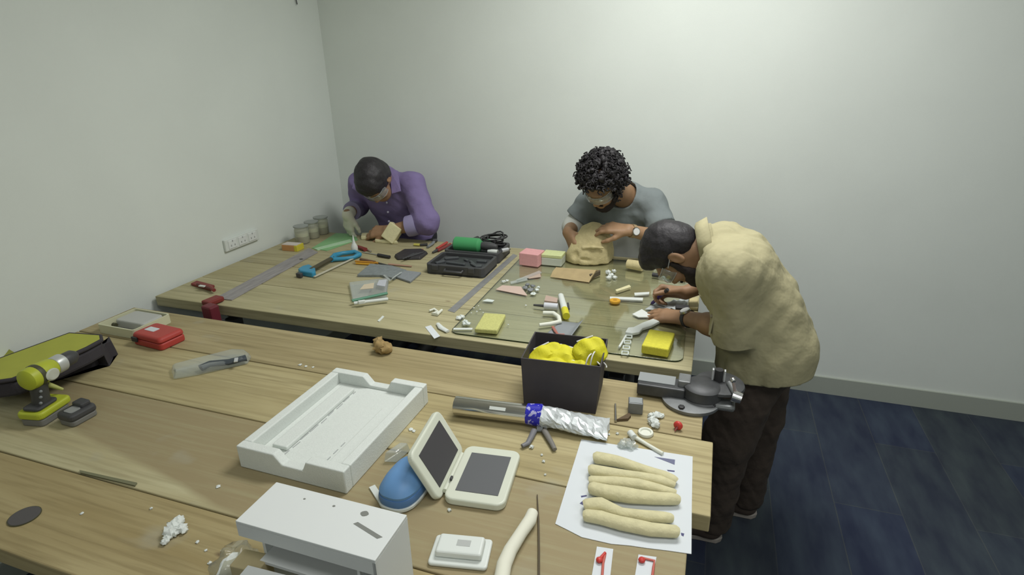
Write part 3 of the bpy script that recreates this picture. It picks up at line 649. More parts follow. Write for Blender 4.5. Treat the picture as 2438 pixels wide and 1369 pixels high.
# ---------------- person with curly hair in the grey T-shirt
def grey_person():
    rt = thing('person', 'person with curly black hair in grey T-shirt over white sleeves, shaping a tan foam form', 'person', (-.44, 3.0, 0))
    grey = mat('grey_tshirt', (0.195, 0.225, 0.225), 0.9, var=0.04, vscale=14, bump=0.6, bscale=13)
    whit = mat('white_undershirt', (0.60, 0.62, 0.57), 0.85, bump=0.2, bscale=25)
    pel, che, neck = (-.42, 3.02, .87), (-.43, 2.955, 1.02), (-.405, 2.885, 1.115)
    shA, elA, wrA = (-.265, 2.89, 1.075), (-.185, 2.775, .935), tuple(PY(1497, 548, 2.665))
    shB, elB, wrB = (-.585, 2.90, 1.055), (-.665, 2.87, .935), tuple(PY(1352, 553, 2.70))
    ho = (-.480, 2.690, 1.205); R = frame((-.30, -.66, -.69), (-.16, -.66, .74)); sc = .93
    F = Field((-.86, 2.48, 0.02), (-.06, 3.17, 1.36), .0045)
    torso(F, pel, che, shA, shB, neck, ho, -.02); w_ = head(F, ho, R, sc); F.cap(neck, w_(0, -.02, -.03), .055, .052, .02); F.cap(lerp(neck, che, .1) + np.array((-.0, -.03, 0)), w_(0, .0, -.04), .042, .045, .03)
    limb(F, shA, elA, wrA, (.048, .040, .041, .027)); limb(F, shB, elB, wrB, (.048, .040, .041, .027))
    for x in (-.33, -.52): limb(F, (x, 3.04, .84), (x, 3.02, .46), (x, 3.05, .085), (.078, .055, .054, .038), .03); F.cap((x, 3.05, .085), (x, 2.93, .04), .034, .028, .03)
    hand(F, wrA, (-1, -.05, .12), (.1, -.35, .9), (0, -1, -.2), [(.25, .5, .3), (.3, .5, .3), (.35, .55, .3), (.4, .6, .3)], thumb=(.8, .5, -.45))
    hand(F, wrB, (.42, -.62, -.55), (-.78, -.55, .1), (.2, .2, 1), [(.35, .55, .35), (.35, .6, .35), (.4, .6, .35), (.45, .65, .4)], thumb=(.75, .5, -.5), sc=.95)
    F.build('body', skin_l, rt)
    # curly hair: a tangle of coils on a shell
    mb = MB(); rr = random.Random(5)
    for i in range(420):
        a, z = rr.uniform(0, 6.283), rr.uniform(-.55, 1); q = math.sqrt(max(0, 1 - z * z)); d = (q * math.cos(a), q * math.sin(a), z)
        if d[1] > .45 and z < .30: continue
        k = rr.uniform(.84, 1.05)
        p = (d[0] * .105 * k, -.012 + d[1] * .118 * k, .055 + d[2] * .120 * k)
        mb.blob(Vector(w_(*p)) - rt.location, rr.uniform(.011, .019), .35, 8, 6)
    for i in range(520):
        a, z = rr.uniform(0, 6.283), rr.uniform(-.6, 1); q = math.sqrt(max(0, 1 - z * z)); d = Vector((q * math.cos(a), q * math.sin(a), z))
        if d.y > .5 and z < .25: continue
        b0 = Vector((d.x * .100, -.012 + d.y * .112, .055 + d.z * .115)); t1 = d.orthogonal().normalized(); t2 = d.cross(t1); ph = rr.uniform(0, 6); cr = rr.uniform(.006, .012); ln = rr.uniform(.020, .044); pts = []
        for k in range(15):
            u_ = k / 14; an = ph + u_ * rr.uniform(9, 11); pts.append(Vector(w_(*(b0 + d * ln * u_ + t1 * cr * math.cos(an) + t2 * cr * math.sin(an) + Vector((0, 0, -.014 * u_ * u_))))) - rt.location)
        mb.tube(pts, .0030, 5)
    mb.build('hair', hair_m, rt, smooth=180)
    Fb = Field(np.array(ho) - .17, np.array(ho) + .17, .004); e = lambda c, r, k=.012, op='add': Fb.ell(w_(*c), [q * sc for q in r], R, k, op)
    e((0, .040, -.084), (.060, .056, .044)); e((0, .056, -.103), (.042, .042, .032), .03)
    for s_ in (-1, 1): Fb.cap(w_(s_ * .064, .022, .0), w_(s_ * .056, .036, -.07), .010, .014, k=.02)
    e((0, .105, -.052), (.040, .042, .034), .010, 'sub'); e((0, -.02, -.06), (.10, .05, .2), .01, 'sub'); Fb.cap(w_(-.022, .094, -.054), w_(.022, .094, -.054), .006, .006, k=.006)
    Fb.folds(.0012, 260, 5).build('beard', beard_m, rt)
    goggles(rt, w_, R, sc); eyes(rt, w_, sc)
    G = Field((-.84, 2.70, .66), (-.06, 3.17, 1.26), .005)
    torso(G, (pel[0], pel[1], .92), che, shA, shB, neck, ho, .008)
    G.cap(shA, lerp(shA, elA, .62), .066, .072, .03); G.cap(shB, lerp(shB, elB, .62), .066, .072, .03); G.folds(.004, 24, 41).folds(.002, 60, 19)
    for s_, el in ((shA, elA), (shB, elB)):
        d_ = np.array(el) - s_; c_ = lerp(s_, el, .66); o_ = unit((s_[0] - neck[0], 0, 0)) * .0
        bx = (c_ - (.12 if s_ is shB else .075, .12, .10), c_ + (.075 if s_ is shB else .12, .12, .10)); G.cut(c_, d_, box=bx)
    G.cut((0, 0, .945), (0, 0, -1)); G.cap(np.array(neck) + (0, -.02, .01), np.array(w_(0, .03, -.09)), .066, .07, .01, op='sub')
    G.build('tshirt', grey, rt)
    U = Field((-.84, 2.66, .70), (-.06, 3.17, 1.10), .005)
    for s_, el, wr in ((shA, elA, wrA), (shB, elB, wrB)): U.cap(lerp(s_, el, .5), el, .056, .054, .02); U.cap(el, lerp(el, wr, .22), .054, .048, .02)
    for s_ in (-1, 1): U.cap((-.42 + s_ * .06, 3.02, .80), (-.42 + s_ * .055, 2.99, .98), .106, .098, .05)
    U.cut((0, 0, .76), (0, 0, -1)); U.folds(.003, 40, 44).build('undershirt', whit, rt)
    K = Field((-.64, 2.88, .03), (-.22, 3.17, .95), .006); K.cap((-.36, 3.045, .78), (-.49, 3.045, .78), .09, .09, .03)
    for x in (-.33, -.52): limb(K, (x, 3.045, .76), (x, 3.02, .46), (x, 3.05, .085), (.084, .070, .068, .056), .03)
    K.cut((0, 0, .06), (0, 0, -1)).build('trousers', mat('dark_trousers', (.02, .02, .026), .9), rt)
    for x in (-.33, -.52): shoe(rt, (x, 3.10, 0), (x, 2.85, 0), dark_m, black_m)
    watch(rt, lerp(wrA, elA, .10), np.array(wrA) - elA, (0, -1, .35), .0295, mat('tan_strap', (.3, .22, .12), .6), mat('white_dial', (.75, .76, .74), .3))
grey_person()
# ================================================================ THINGS ON THE FAR WORKBENCH
TG = T + .0075                           # top of the glass sheet
def flat(name, label, cat, m, pts, th=.003, z=T, bevel=0.0, group=None, inset=0.0, side_m=None):
    cx = sum(p[0] for p in pts) / len(pts); cy = sum(p[1] for p in pts) / len(pts); fr = Fr((cx, cy), None, z, rz=0.0)
    o = MB().prism(fr.poly(pts), .0004, th, inset, side=1 if side_m else 0).build(name, [m, side_m] if side_m else m, bevel=bevel)
    put(o, fr); return tag(o, label, cat, group)
def rod(name, label, cat, m, pts, r, z=T, group=None, flatk=1.0, n=10):
    fr = Fr(pts[0], None, z, rz=0.0); zz = (max(r) if isinstance(r, (list, tuple)) else r) * flatk + .0006
    o = MB().tube([fr.l(*p[:2], zz) if len(p) == 2 else fr.l(p[0], p[1], p[2]) for p in pts], r, n, flatk, up=(0, 0, 1)).build(name, m, smooth=60)
    put(o, fr); return tag(o, label, cat, group)
def crumbs(name, label, cat, m, spots, z=T, amp=.35, group=None):
    fr = Fr(spots[0][:2], None, z, rz=0.0); mb = MB()
    for px, py, r, *fl in spots:
        k = fl[0] if fl else .7; mb.blob(fr.l(px, py, r * k), (r, r, r * k), amp, 12, 8)
    o = mb.build(name, m, smooth=50); put(o, fr); return tag(o, label, cat, group)

# glass sheet with a rounded front right corner
fr = Fr((1069, 795), (1600, 863)); Lg, Wg = fr.l(1606, 862)[0], fr.l(1219, 601)[1]
pts = rectp(0, 0, XFR - fr.o.x - .03, Wg, .035)
o = put(MB().prism(pts, .0006, .0070, side=1).build('glass_sheet', [glassm, gl_edge], bevel=.0012), fr); tag(o, 'large clear glass sheet with rounded corners lying on the far workbench', 'glass sheet')
# straight edges
m_rule = mat('scratched_aluminium', (0.34, 0.32, 0.32), 0.55, 0.35, var=0.22, vscale=10, stretch=(6, 1, 1))
t = (fr := Fr((512, 712), (540, 717))).thing('straight_edge', 'long scratched aluminium straight edge clamped across the far workbench near its left end', 'straight edge')
q = fr.poly([(512, 712), (552, 716), (757, 602), (735, 592)]); MB().prism(q, .0004, .005).build('blade', m_rule, t, bevel=.001)
hc = fr.l(717, 617, .005); MB().lathe([(.009, -.0002), (.009, .0006)], hc, 20).build('hanging_hole', black_m, t)
flat('steel_ruler', 'narrow steel ruler lying along the left edge of the glass sheet', 'ruler', mat('steel_rule', (.33, .33, .33), .45, .5, var=.1, vscale=30), [(1066, 740), (1082, 745), (1232, 609), (1222, 605)], .0016)
# F clamp holding the straight edge
t = (fr := Fr((510, 735), (540, 742))).thing('clamp', 'dark red clamp gripping the straight edge at the front of the far workbench', 'clamp')
MB().box(fr.l(507, 716, .014) + Vector((.0, .0, 0)), (.050, .075, .022)).build('upper_jaw', dred, t, bevel=.006)
MB().box(Vector((.002, -.018, -.058)), (.058, .045, .165)).build('body', mat('red_purple_paint', (.14, .02, .03), .5), t, bevel=.008)
MB().box(Vector((.004, .01, -.095)), (.05, .08, .025)).build('lower_jaw', mat('blue_grey_paint', (.04, .04, .09), .5), t, bevel=.005)
MB().tube([(.004, .02, -.075), (.004, .02, -.055)], .012, 14).build('screw_pad', dark_m, t)
MB().tube([(.085, .0, -.06), (.10, -.03, -.12)], .012, 10).build('handle_bar', black_m, t)
t = (fr := Fr((455, 683), (508, 690))).thing('clamp', 'small dark red clamp lying flat at the left end of the far workbench', 'clamp')
MB().prism(fr.poly([(455, 680), (470, 673), (512, 684), (503, 694)]), .0005, .012).build('body', dred, t, bevel=.003)
MB().tube([fr.l(470, 677, .018), fr.l(505, 688, .018)], .006, 10).build('screw', mat('red_brown', (.12, .03, .025), .5), t)
MB().tube([fr.l(497, 682, .018), fr.l(510, 691, .018)], .008, 10).build('knob', dred, t, bevel=.001)
MB().box(fr.l(481, 681, .024), (.03, .012, .005)).build('label_patch', white_pl, t)
# carton with yellow end
t = (fr := Fr((672, 597), (712, 600))).thing('carton', 'small orange and yellow carton at the left edge of the far workbench', 'carton')
MB().box((.038, .03, .0165), (.076, .06, .032)).build('box', mat('orange_print', (.50, .26, .10), .6), t, bevel=.002); MB().box((.086, .03, .0165), (.02, .0605, .0325)).build('end_flap', mat('yellow_print', (.60, .52, .05), .6), t, bevel=.002)
MB().box((.045, .028, .034), (.09, .05, .002)).build('top_label', mat('pale_label', (.6, .55, .5), .6), t)
# three plastic jars
for (px, py, sc, lb) in ((722, 578, 1.0, 'cloudy plastic jar of tan grains, nearest the camera of three at the back left corner'), (746, 566, .98, 'cloudy plastic jar of tan grains, middle one of three at the back left corner'), (768, 556, 1.02, 'cloudy plastic jar of tan grains, farthest right of three, beside the white glove')):
    t = (fr := Fr((px, py), None, rz=0)).thing('jar', lb, 'jar', 'jars at the back left corner')
    MB().lathe([(.036 * sc, .0006), (.039 * sc, .006), (.039 * sc, .078 * sc), (.036 * sc, .086 * sc), (.036 * sc, .094 * sc), (.034 * sc, .094 * sc), (.034 * sc, .087 * sc), (.037 * sc, .078 * sc), (.037 * sc, .006), (.033 * sc, .003)], n=28).build('jar_wall', clear('jar_plastic', (.92, .93, .88), .3, .22, (.75, .75, .66)), t, smooth=45)
    MB().lathe([(.035 * sc, .004), (.0355 * sc, .006), (.0355 * sc, .040 * sc), (.02, .043 * sc)], n=24).build('contents', mat('tan_grains', (.30, .26, .13), .9, var=.2, vscale=200), t, smooth=45)
    MB().lathe([(.0355 * sc, .041 * sc), (.0355 * sc, .060 * sc)], n=24).build('paper_label', mat('cream_label', (.70, .69, .52), .7), t, smooth=45)
    MB().lathe([(.0365 * sc, .094 * sc), (.041 * sc, .094 * sc), (.041 * sc, .100 * sc), (.0365 * sc, .100 * sc)], n=28).build('rim', mat('grey_rim', (.28, .30, .28), .4), t, smooth=45)
# cutting mat
t = flat('cutting_mat', 'pale green cutting mat under the gloved hand at the back of the far workbench', 'mat', mat('pale_green_mat', (.22, .44, .20), .6, var=.06, vscale=10), [(742, 592), (778, 598), (852, 572), (845, 558), (800, 556)], .003)
flat('offcut', 'light green plastic offcut lying across the cutting mat', 'offcut', mat('light_green_film', (.42, .62, .40), .5), [(748, 594), (756, 597), (838, 577), (834, 572)], .0035 + .0032, T)
# hacksaw
t = (fr := Fr((722, 656), (838, 604))).thing('hacksaw', 'light blue junior hacksaw lying beside the straight edge', 'saw')
def fl(px, py, dz=0): return fr.l(px, py, dz)
MB().prism(fr.poly([(711, 652), (722, 645), (738, 641), (752, 650), (753, 659), (745, 662), (716, 657)]), .0005, .028).build('front_bracket', blue_t, t, bevel=.006)
MB().box(fl(713, 655, .013), (.018, .03, .022)).build('end_cap', dark_m, t, bevel=.004)
MB().tube([fl(740, 643, .02), fl(792, 614, .02)], .013, 12, .8).build('back_bar', mat('olive_bar', (.07, .062, .035), .5), t, smooth=60)
mb = MB(); mb.tube([fl(788, 618, .018), fl(797, 608, .018), fl(815, 603, .018), fl(845, 600, .018), fl(856, 606, .018)], [.014, .014, .011, .012, .013], 12); mb.tube([fl(788, 618, .014), fl(820, 616, .014), fl(842, 613, .014), fl(856, 606, .016)], [.012, .010, .010, .013], 12)
mb.build('handle', blue_t, t, smooth=60)
mb = MB(); a_, b_ = fl(748, 659, .010), fl(848, 612, .010); mb.box((a_ + b_) / 2, ((b_ - a_).length, .010, .004), Matrix.Rotation(math.atan2((b_ - a_).y, (b_ - a_).x), 3, 'Z')); mb.build('blade', mat('pale_blade', (.6, .58, .47), .4, .2), t)
# nozzle tube, small tools
t = (fr := Fr((845, 600), None, rz=.3)).thing('glue_bottle', 'small white nozzle bottle standing beside the blue hacksaw', 'bottle')
MB().lathe([(.016, .0006), (.018, .004), (.018, .03), (.012, .045)], n=18).build('bottle', mat('translucent_white', (.66, .68, .63), .4), t, smooth=50); MB().lathe([(.011, .044), (.006, .062), (.002, .092)], n=14).build('nozzle', white_pl, t, smooth=50)
def tool(name, label, cat, spec, z=T):
    fr = Fr(spec[0][1][0][:2], None, z, rz=0); t = fr.thing(name, label, cat)
    for pn, pts, r, m, fk in spec: MB().tube([fr.l(p[0], p[1], (max(r) if isinstance(r, list) else r) * fk + .001 + (p[2] if len(p) > 2 else 0)) for p in pts], r, 10, fk, up=(0, 0, 1)).build(pn, m, t, smooth=60)
    return t
tool('screwdriver', 'red handled tool with short steel tip behind the hacksaw handle', 'tool', [('handle', [(852, 587), (870, 594)], [.010, .013], dred, .8), ('shaft', [(870, 594), (884, 599)], .004, steel, 1)])
tool('screwdriver', 'thin screwdriver with black handle pointing left beside the dark pouch', 'screwdriver', [('handle', [(900, 607), (928, 612)], [.009, .008], black_m, 1), ('shaft', [(862, 600), (900, 607)], .003, steel, 1)])
tool('pencil', 'yellow pencil lying behind the grey pads', 'pencil', [('barrel', [(848, 627), (892, 630)], .005, orange_m, 1), ('tip', [(848, 627), (838, 626)], [.005, .001], mat('pencil_wood', (.5, .38, .22), .7), 1)])
tool('pencil', 'orange pencil crossing the yellow pencil behind the grey pads', 'pencil', [('barrel', [(846, 622), (900, 626)], .005, mat('deep_orange', (.50, .24, .03), .5), 1)])
tool('file', 'long thin dark file behind the grey pads', 'file', [('handle', [(858, 617), (893, 624)], .007, mat('brown_handle', (.16, .09, .05), .6), 1), ('blade', [(893, 624), (952, 638)], [.005, .003], dark_m, .6)])
tool('brush', 'pinkish wooden stick behind the two grey pads', 'stick', [('handle', [(925, 629), (980, 634)], [.006, .004], mat('pinkish_wood', (.40, .24, .17), .7), .8)])
t = (fr := Fr((940, 612), (1000, 620))).thing('tool_pouch', 'dark folded tool pouch between the screwdriver and the open black case', 'pouch')
MB().prism(fr.poly([(938, 612), (962, 598), (1005, 597), (1020, 605), (1002, 619), (945, 620)]), .0005, .016, .08).build('pouch', mat('dark_vinyl', (.035, .032, .034), .5, bump=.2, bscale=40), t, bevel=.005)
for k in range(4):
    a_, b_ = (958 + 6 * k, 617 - 2 * k), (985 + 8 * k, 603 - k); MB().tube([fr.l(*a_, .018), fr.l(*b_, .018)], .004, 8, .6).build('tool_slot', dark_m, t)
tool('marker_pen', 'red topped thin stick lying along the back of the dark pouch', 'stick', [('barrel', [(958, 596), (1008, 594)], .004, mat('reddish', (.35, .12, .08), .5), 1)])
tool('utility_knife', 'yellow and black utility knife near the back edge of the far workbench', 'knife', [('handle', [(1000, 583), (1018, 582)], [.010, .011], black_m, .6), ('collar', [(986, 582), (1000, 583)], [.009, .010], mat('dull_yellow', (.5, .46, .1), .5), .7)])
tool('craft_knife', 'grey bent knife with dark end at the back edge of the far workbench', 'knife', [('handle', [(1018, 588), (1030, 580), (1034, 573)], [.008, .009, .010], grey_m, .8), ('head', [(1030, 574), (1040, 572)], [.013, .010], dark_m, .9)])
t = tool('pliers', 'pliers with red handles lying left of the open black case', 'pliers', [('handle', [(1040, 592), (1055, 583), (1064, 577)], [.008, .009, .008], red_m, .8), ('handle', [(1042, 597), (1058, 589), (1072, 581)], [.008, .009, .008], mat('dark_red_grip', (.22, .04, .04), .5), .8), ('jaws', [(1042, 595), (1030, 601)], [.010, .005], dark_m, .8)])
# grey pads
pad_m = mat('grey_foam_pad', (.20, .225, .225), .85, var=.12, vscale=60, bump=.2, bscale=150)
flat('abrasive_pad', 'larger grey abrasive pad behind the clear pencil case', 'pad', pad_m, [(851, 660), (882, 633), (935, 638), (968, 648), (938, 668), (905, 660)], .013, bevel=.002)
flat('abrasive_pad', 'small square grey abrasive pad at the right of the larger grey pad', 'pad', mat('blue_grey_pad', (.23, .25, .26), .85, var=.08, vscale=90), [(944, 664), (955, 647), (1003, 653), (977, 675)], .011, bevel=.002)
rod('plastic_strip', 'twisted clear plastic strip lying over the two grey pads', 'strip', hazyp, [(915, 655, .02), (930, 668, .016), (937, 660, .024), (955, 648, .02)], .006, flatk=.4)
# pencil case
t = (fr := Fr((832, 727), (925, 714))).thing('pencil_case', 'clear plastic pencil case with green edging in the middle of the far workbench', 'pencil case')
cp = fr.poly([(838, 722), (922, 712), (928, 668), (830, 680)]); MB().prism(cp, .0006, .020, .05).build('pouch', hazyp, t, bevel=.006)
mb = MB(); mb.tube([fr.l(838, 716, .022), fr.l(922, 698, .022)], .008, 10, .7); mb.build('green_trim', mat('sea_green', (.10, .26, .17), .5), t, smooth=60)
MB().tube([fr.l(843, 722, .018), fr.l(924, 712, .018)], .007, 10).build('zip', white_pl, t, smooth=60)
MB().box(fr.l(861, 719, .022), (.028, .016, .014)).build('zip_tab', white_pl, t, bevel=.003)
MB().prism(fr.poly([(858, 700), (868, 688), (892, 684), (890, 697)]), .020, .0225).build('eraser', mat('pinkish_eraser', (.58, .50, .36), .7), t, bevel=.001)
MB().prism(fr.poly([(898, 690), (903, 678), (922, 676), (918, 693)]), .020, .023).build('sharpener', mat('pale_lilac', (.50, .52, .56), .5), t, bevel=.001)
# purple person's workpieces
t = (fr := Fr((935, 577), (957, 579))).thing('foam_block', 'pale yellow foam block standing tilted beside the purple shirt cuff', 'foam block')
mb = MB(); mb.box((.005, .0, .050), (.080, .05, .098), Matrix.Rotation(.55, 3, 'Y') @ Matrix.Rotation(-.35, 3, 'X')); mb.build('block', pale_f, t, bevel=.006, seg=3); t.location.z += .005
for nm, lb, pl_, th in (('foam_piece', 'flat tan foam piece under the forearm in front of the purple shirt', [(893, 578), (896, 568), (935, 572), (948, 582), (915, 580)], .018), ('foam_piece', 'small pale foam piece beside the green cutting mat', [(860, 571), (862, 562), (890, 561), (893, 570)], .020)):
    flat(nm, lb, 'foam piece', pale_f, pl_, th, bevel=.004)
# open black tool case
t = (fr := Fr((1014, 651), (1152, 664))).thing('tool_case', 'open black plastic tool case with moulded compartments on the far workbench', 'tool case')
cL = fr.l(1152, 664)[0]; cD = fr.l(1226, 601)[1]
tm = mat('moulded_black', (.038, .041, .044), .5, var=.15, vscale=40)
def tray(y0, y1, h, nm):
    mb = MB(); wl = .014
    mb.prism(rectp(0, y0, cL, y1, .02), .0008, .012); mb.build(nm + '_floor', tm, t, bevel=.002)
    mb = MB(); o_, i_ = rectp(0, y0, cL, y1, .022, 4), rectp(wl, y0 + wl, cL - wl, y1 - wl, .014, 4); n = len(o_)
    vs = [(x, y, z) for z in (.001, h) for x, y in o_] + [(x, y, z) for z in (.001, h) for x, y in i_]
    fs = [(k, (k + 1) % n, n + (k + 1) % n, n + k) for k in range(n)] + [(2 * n + (k + 1) % n, 2 * n + k, 3 * n + k, 3 * n + (k + 1) % n) for k in range(n)] + [(n + k, n + (k + 1) % n, 3 * n + (k + 1) % n, 3 * n + k) for k in range(n)]
    mb.add(vs, fs); mb.build(nm + '_wall', dark_m, t, bevel=.003)
ym = cD * .50
tray(0, ym - .004, .048, 'lid'); tray(ym + .004, cD, .052, 'base')
MB().box((cL / 2, ym, .040), (cL * .8, .014, .012)).build('hinge', dark_m, t, bevel=.003)
mb = MB(); mb.prism(rectp(.02, .02, cL - .02, ym - .025, .012), .012, .036, .03); mb.build('lid_moulding', tm, t, bevel=.006)
mm = MB()
for x, y, dx, dy, an in ((.08, .13, .07, .016, .5), (.13, .06, .10, .014, -.1), (.21, .08, .014, .08, .7), (.24, .12, .05, .02, 0), (.25, .05, .03, .03, .3), (.05, .06, .05, .02, .9), (.16, .12, .03, .014, -.6), (.22, .06, .05, .012, -.7)):
    mm.box((min(x, cL - .04), min(y, ym - .05), .040), (dx, dy, .012), Matrix.Rotation(an, 3, 'Z'))
mm.build('lid_ribs', mat('moulded_grey', (.06, .066, .07), .45), t, bevel=.004)
mb = MB(); mb.prism(rectp(.02, ym + .02, cL - .02, cD - .02, .012), .012, .034, .03); mb.build('base_moulding', tm, t, bevel=.006)
mb = MB(); mb.tube([(cL * .35, -.003, .03), (cL * .35, -.018, .026), (cL * .65, -.018, .026), (cL * .65, -.003, .03)], .006, 10); mb.build('carry_handle', dark_m, t, smooth=60)
for x in (.05, cL - .06): MB().box((x, -.003, .034), (.03, .008, .024)).build('latch', dark_m, t, bevel=.002)
# green power tool lying in the case
fr2 = Fr((1078, 600), (1150, 606), T + .036)
t = fr2.thing('hot_air_tool', 'green cylindrical power tool lying in the back half of the open black case', 'power tool')
gx = fr2.l(1140, 604)[0]
MB().lathe([(.028, 0), (.036, .006), (.036, gx * .95), (.030, gx), (.016, gx + .01)], (0, .03, .036), 28, Matrix.Rotation(math.pi / 2, 3, 'Y')).build('body', green_t, t, smooth=40)
MB().prism([(gx * .35, .02), (gx * .8, .02), (gx * 1.15, .15), (gx * .75, .16)], .004, .036).build('handle', green_t, t, bevel=.012, seg=3)
MB().lathe([(.017, gx + .005), (.022, gx + .02), (.022, gx + .05), (.012, gx + .09)], (0, .03, .036), 22, Matrix.Rotation(math.pi / 2, 3, 'Y')).build('nozzle', dark_m, t, smooth=40)
MB().tube([(gx * .5, .05, .045), (gx * .7, .11, .05)], .014, 10, .7).build('trigger', black_m, t, smooth=60)
fr3 = Fr((1175, 585), None, T + .04, rz=.2)
crd = MB(); pts = []; rc = random.Random(4)
for k in range(120):
    a = k * .40; u = k / 120; rr = .040 + .010 * math.sin(k * .23); up_ = (.050 * max(0, math.sin(a + .6)) if 70 < k < 92 else .018 * (1 + math.sin(a * .5 + 1.3)))
    pts.append((rr * math.cos(a) * 1.3 + .014 * math.sin(k * .11), rr * math.sin(a) * .8 + .010 * math.cos(k * .17), .008 + .016 * u + up_))
o = put(crd.tube(pts, .0042, 7).build('power_cord', black_m, smooth=180), fr3); tag(o, 'coiled black power cord piled at the back right of the open tool case', 'cord')
t = (f4 := Fr((1163, 604), (1180, 606), T + .036)).thing('nozzle_part', 'white cylindrical nozzle part lying in the open black case', 'nozzle'); MB().tube([(0, 0, .014), (.05, 0, .014)], .012, 14).build('sleeve', white_pl, t, smooth=50); MB().tube([(.05, 0, .014), (.058, 0, .014)], .009, 14).build('tip', steel, t, smooth=50)
t = (f4 := Fr((1194, 603), (1207, 600), T + .036)).thing('nozzle_part', 'grey metal nozzle part beside the white one in the open black case', 'nozzle'); MB().tube([(0, 0, .013), (.04, 0, .013)], [.011, .009], 14).build('sleeve', mat('pale_metal', (.6, .62, .63), .4, .4), t, smooth=50); MB().tube([(.04, 0, .013), (.052, 0, .013)], .006, 12).build('tip', steel, t, smooth=50)
# ------------------------------------------------ on the glass
def block(name, label, cat, m, a, b, w_, h, z=TG, parts=None, bevel=.003, seg=3):
    fr = Fr(a, b, z); L = fr.l(*b)[0]; o = MB().box((L / 2, w_ / 2, h / 2 + .0005), (L, w_, h)).build(name, m, bevel=bevel, seg=seg); put(o, fr); return tag(o, label, cat)
block('foam_cube', 'pink foam cube at the back left of the glass sheet', 'foam block', pink_f, (1236, 631), (1281, 637), .085, .062)
t = (fr := Fr((1288, 632), (1330, 636), TG)).thing('foam_block', 'pale lime foam block in a clear box right of the pink cube', 'foam block'); L = fr.l(1330, 636)[0] + .012
MB().box((L / 2, .045, .020), (L, .08, .038)).build('wrapper', mat('frosted_box', (.50, .54, .46), .5), t, bevel=.003); MB().box((L / 2, .045, .047), (L, .08, .015)).build('foam', lime_f, t, bevel=.002)
def sponge(lb, a, b, w_, h, folded=False):
    fr = Fr(a, b, TG); L = fr.l(*b)[0]
    o = MB().box((L / 2, w_ / 2, h / 2 + .0005), (L, w_, h)).build('sponge', yel_sp if not folded else mat('bright_yellow_sponge', (.62, .58, .06), .9, var=.06, vscale=100, bump=.3, bscale=250), bevel=.005, seg=3); put(o, fr); return tag(o, lb, 'sponge')
sponge('flat pale yellow sponge at the front left corner of the glass sheet', (1130, 793), (1184, 797), .145, .018)
t = sponge('bright yellow sponge block at the front right corner of the glass sheet', (1526, 842), (1590, 853), .135, .032, True)
# brown folded card
t = (fr := Fr((1310, 660), (1402, 673), TG)).thing('cardboard_sleeve', 'folded brown cardboard sleeve lying in front of the tan foam form', 'cardboard')
L = fr.l(1402, 673)[0]; mb = MB(); vs = []; n = 8; prof = [(0, .001), (.03, .018), (.075, .024), (.11, .010), (.115, .006), (.075, .019), (.03, .013), (.004, .0005)]
for x in (0, L): vs += [(x + (y * .12 if x else 0), y, z + (.012 if x else 0) * (y > .05)) for y, z in prof]
mb.add(vs, [(k, (k + 1) % n, n + (k + 1) % n, n + k) for k in range(n)] + [tuple(range(n)), tuple(range(2 * n - 1, n - 1, -1))]); mb.build('outer_sheet', card_m, t, bevel=.001)
MB().prism([(L - .004, .03), (L + .022, .10), (L + .016, .115), (L - .012, .04)], .004, .026).build('open_end', mat('dark_card_inside', (.10, .08, .05), .9), t, bevel=.002)
# carved helmet form held by the grey person
hc = Vector((-.535, 2.700, TG))
F = Field(hc + Vector((-.18, -.16, -.01)), hc + Vector((.16, .16, .24)), .004); c = np.array(hc)
F.ell(c + (0.008, 0, .030), (.112, .100, .145)); F.ell(c + (-.035, -.02, .02), (.085, .085, .085), k=.04); F.cap(c + (-.06, -.03, .05), c + (.02, .01, .140), .035, .030, .05)
F.cut(c + (.097, 0, .1), (1, -.12, .12)); F.cut(c + (-.06, -.098, .06), (-.3, -1, .35)); F.cut(c + (.03, -.100, .06), (.25, -1, .28)); F.cut(c + (-.112, 0, .03), (-1, 0, .50))
for u_, v_ in (((-.015, -.098, .085), (.03, -.10, .092)), ((.03, -.10, .092), (.075, -.085, .088))): F.cap(c + u_, c + v_, .006, .006, .008)
F.ell(c + (-.055, -.112, .048), (.020, .020, .024), k=.01, op='sub'); F.cap(c + (-.018, -.108, .03), c + (.05, -.108, .02), .006, .006, .01, op='sub')
F.cut(c + (0, 0, .001), (0, 0, -1)); F.folds(.0009, 120, 2)
o = F.build('foam_helmet', tan_f, org=hc); tag(o, 'carved tan foam helmet form held by the curly haired person', 'foam form')
rod('foam_roll', 'short rolled tan sheet on the glass behind the bent head', 'roll', tan_f, [(1494, 628), (1530, 634)], [.022, .024], TG, n=18)
t = (fr := Fr((1553, 659), (1632, 671), TG)).thing('marker', 'white marker pen with black cap under the bent face', 'marker'); L = fr.l(1632, 671)[0]
MB().tube([(.03, 0, .010), (L, 0, .010)], .009, 12).build('barrel', white_pl, t, smooth=60); MB().tube([(0, 0, .0105), (.031, 0, .0105)], .010, 12).build('cap', black_m, t, smooth=60)
crumbs('foam_scrap', 'small curled white scrap on the glass right of the brown cardboard', 'scrap', white_foam, [(1448, 648, .013), (1455, 655, .012), (1462, 645, .010), (1450, 661, .012), (1464, 660, .009)], TG)
flat('foam_strip', 'short pale yellow foam strip on the glass left of the drawing hand', 'foam strip', pale_f, [(1465, 695), (1468, 699), (1502, 688), (1498, 683)], .010, TG)
flat('plastic_strip', 'short white strip touching the fingers of the drawing hand', 'strip', white_pl, [(1510, 700), (1511, 706), (1545, 703), (1546, 698)], .006, TG)
flat('plastic_strip', 'long white strip lying behind the orange disc', 'strip', white_pl, [(1452, 709), (1452, 714), (1530, 718), (1531, 712)], .006, TG)
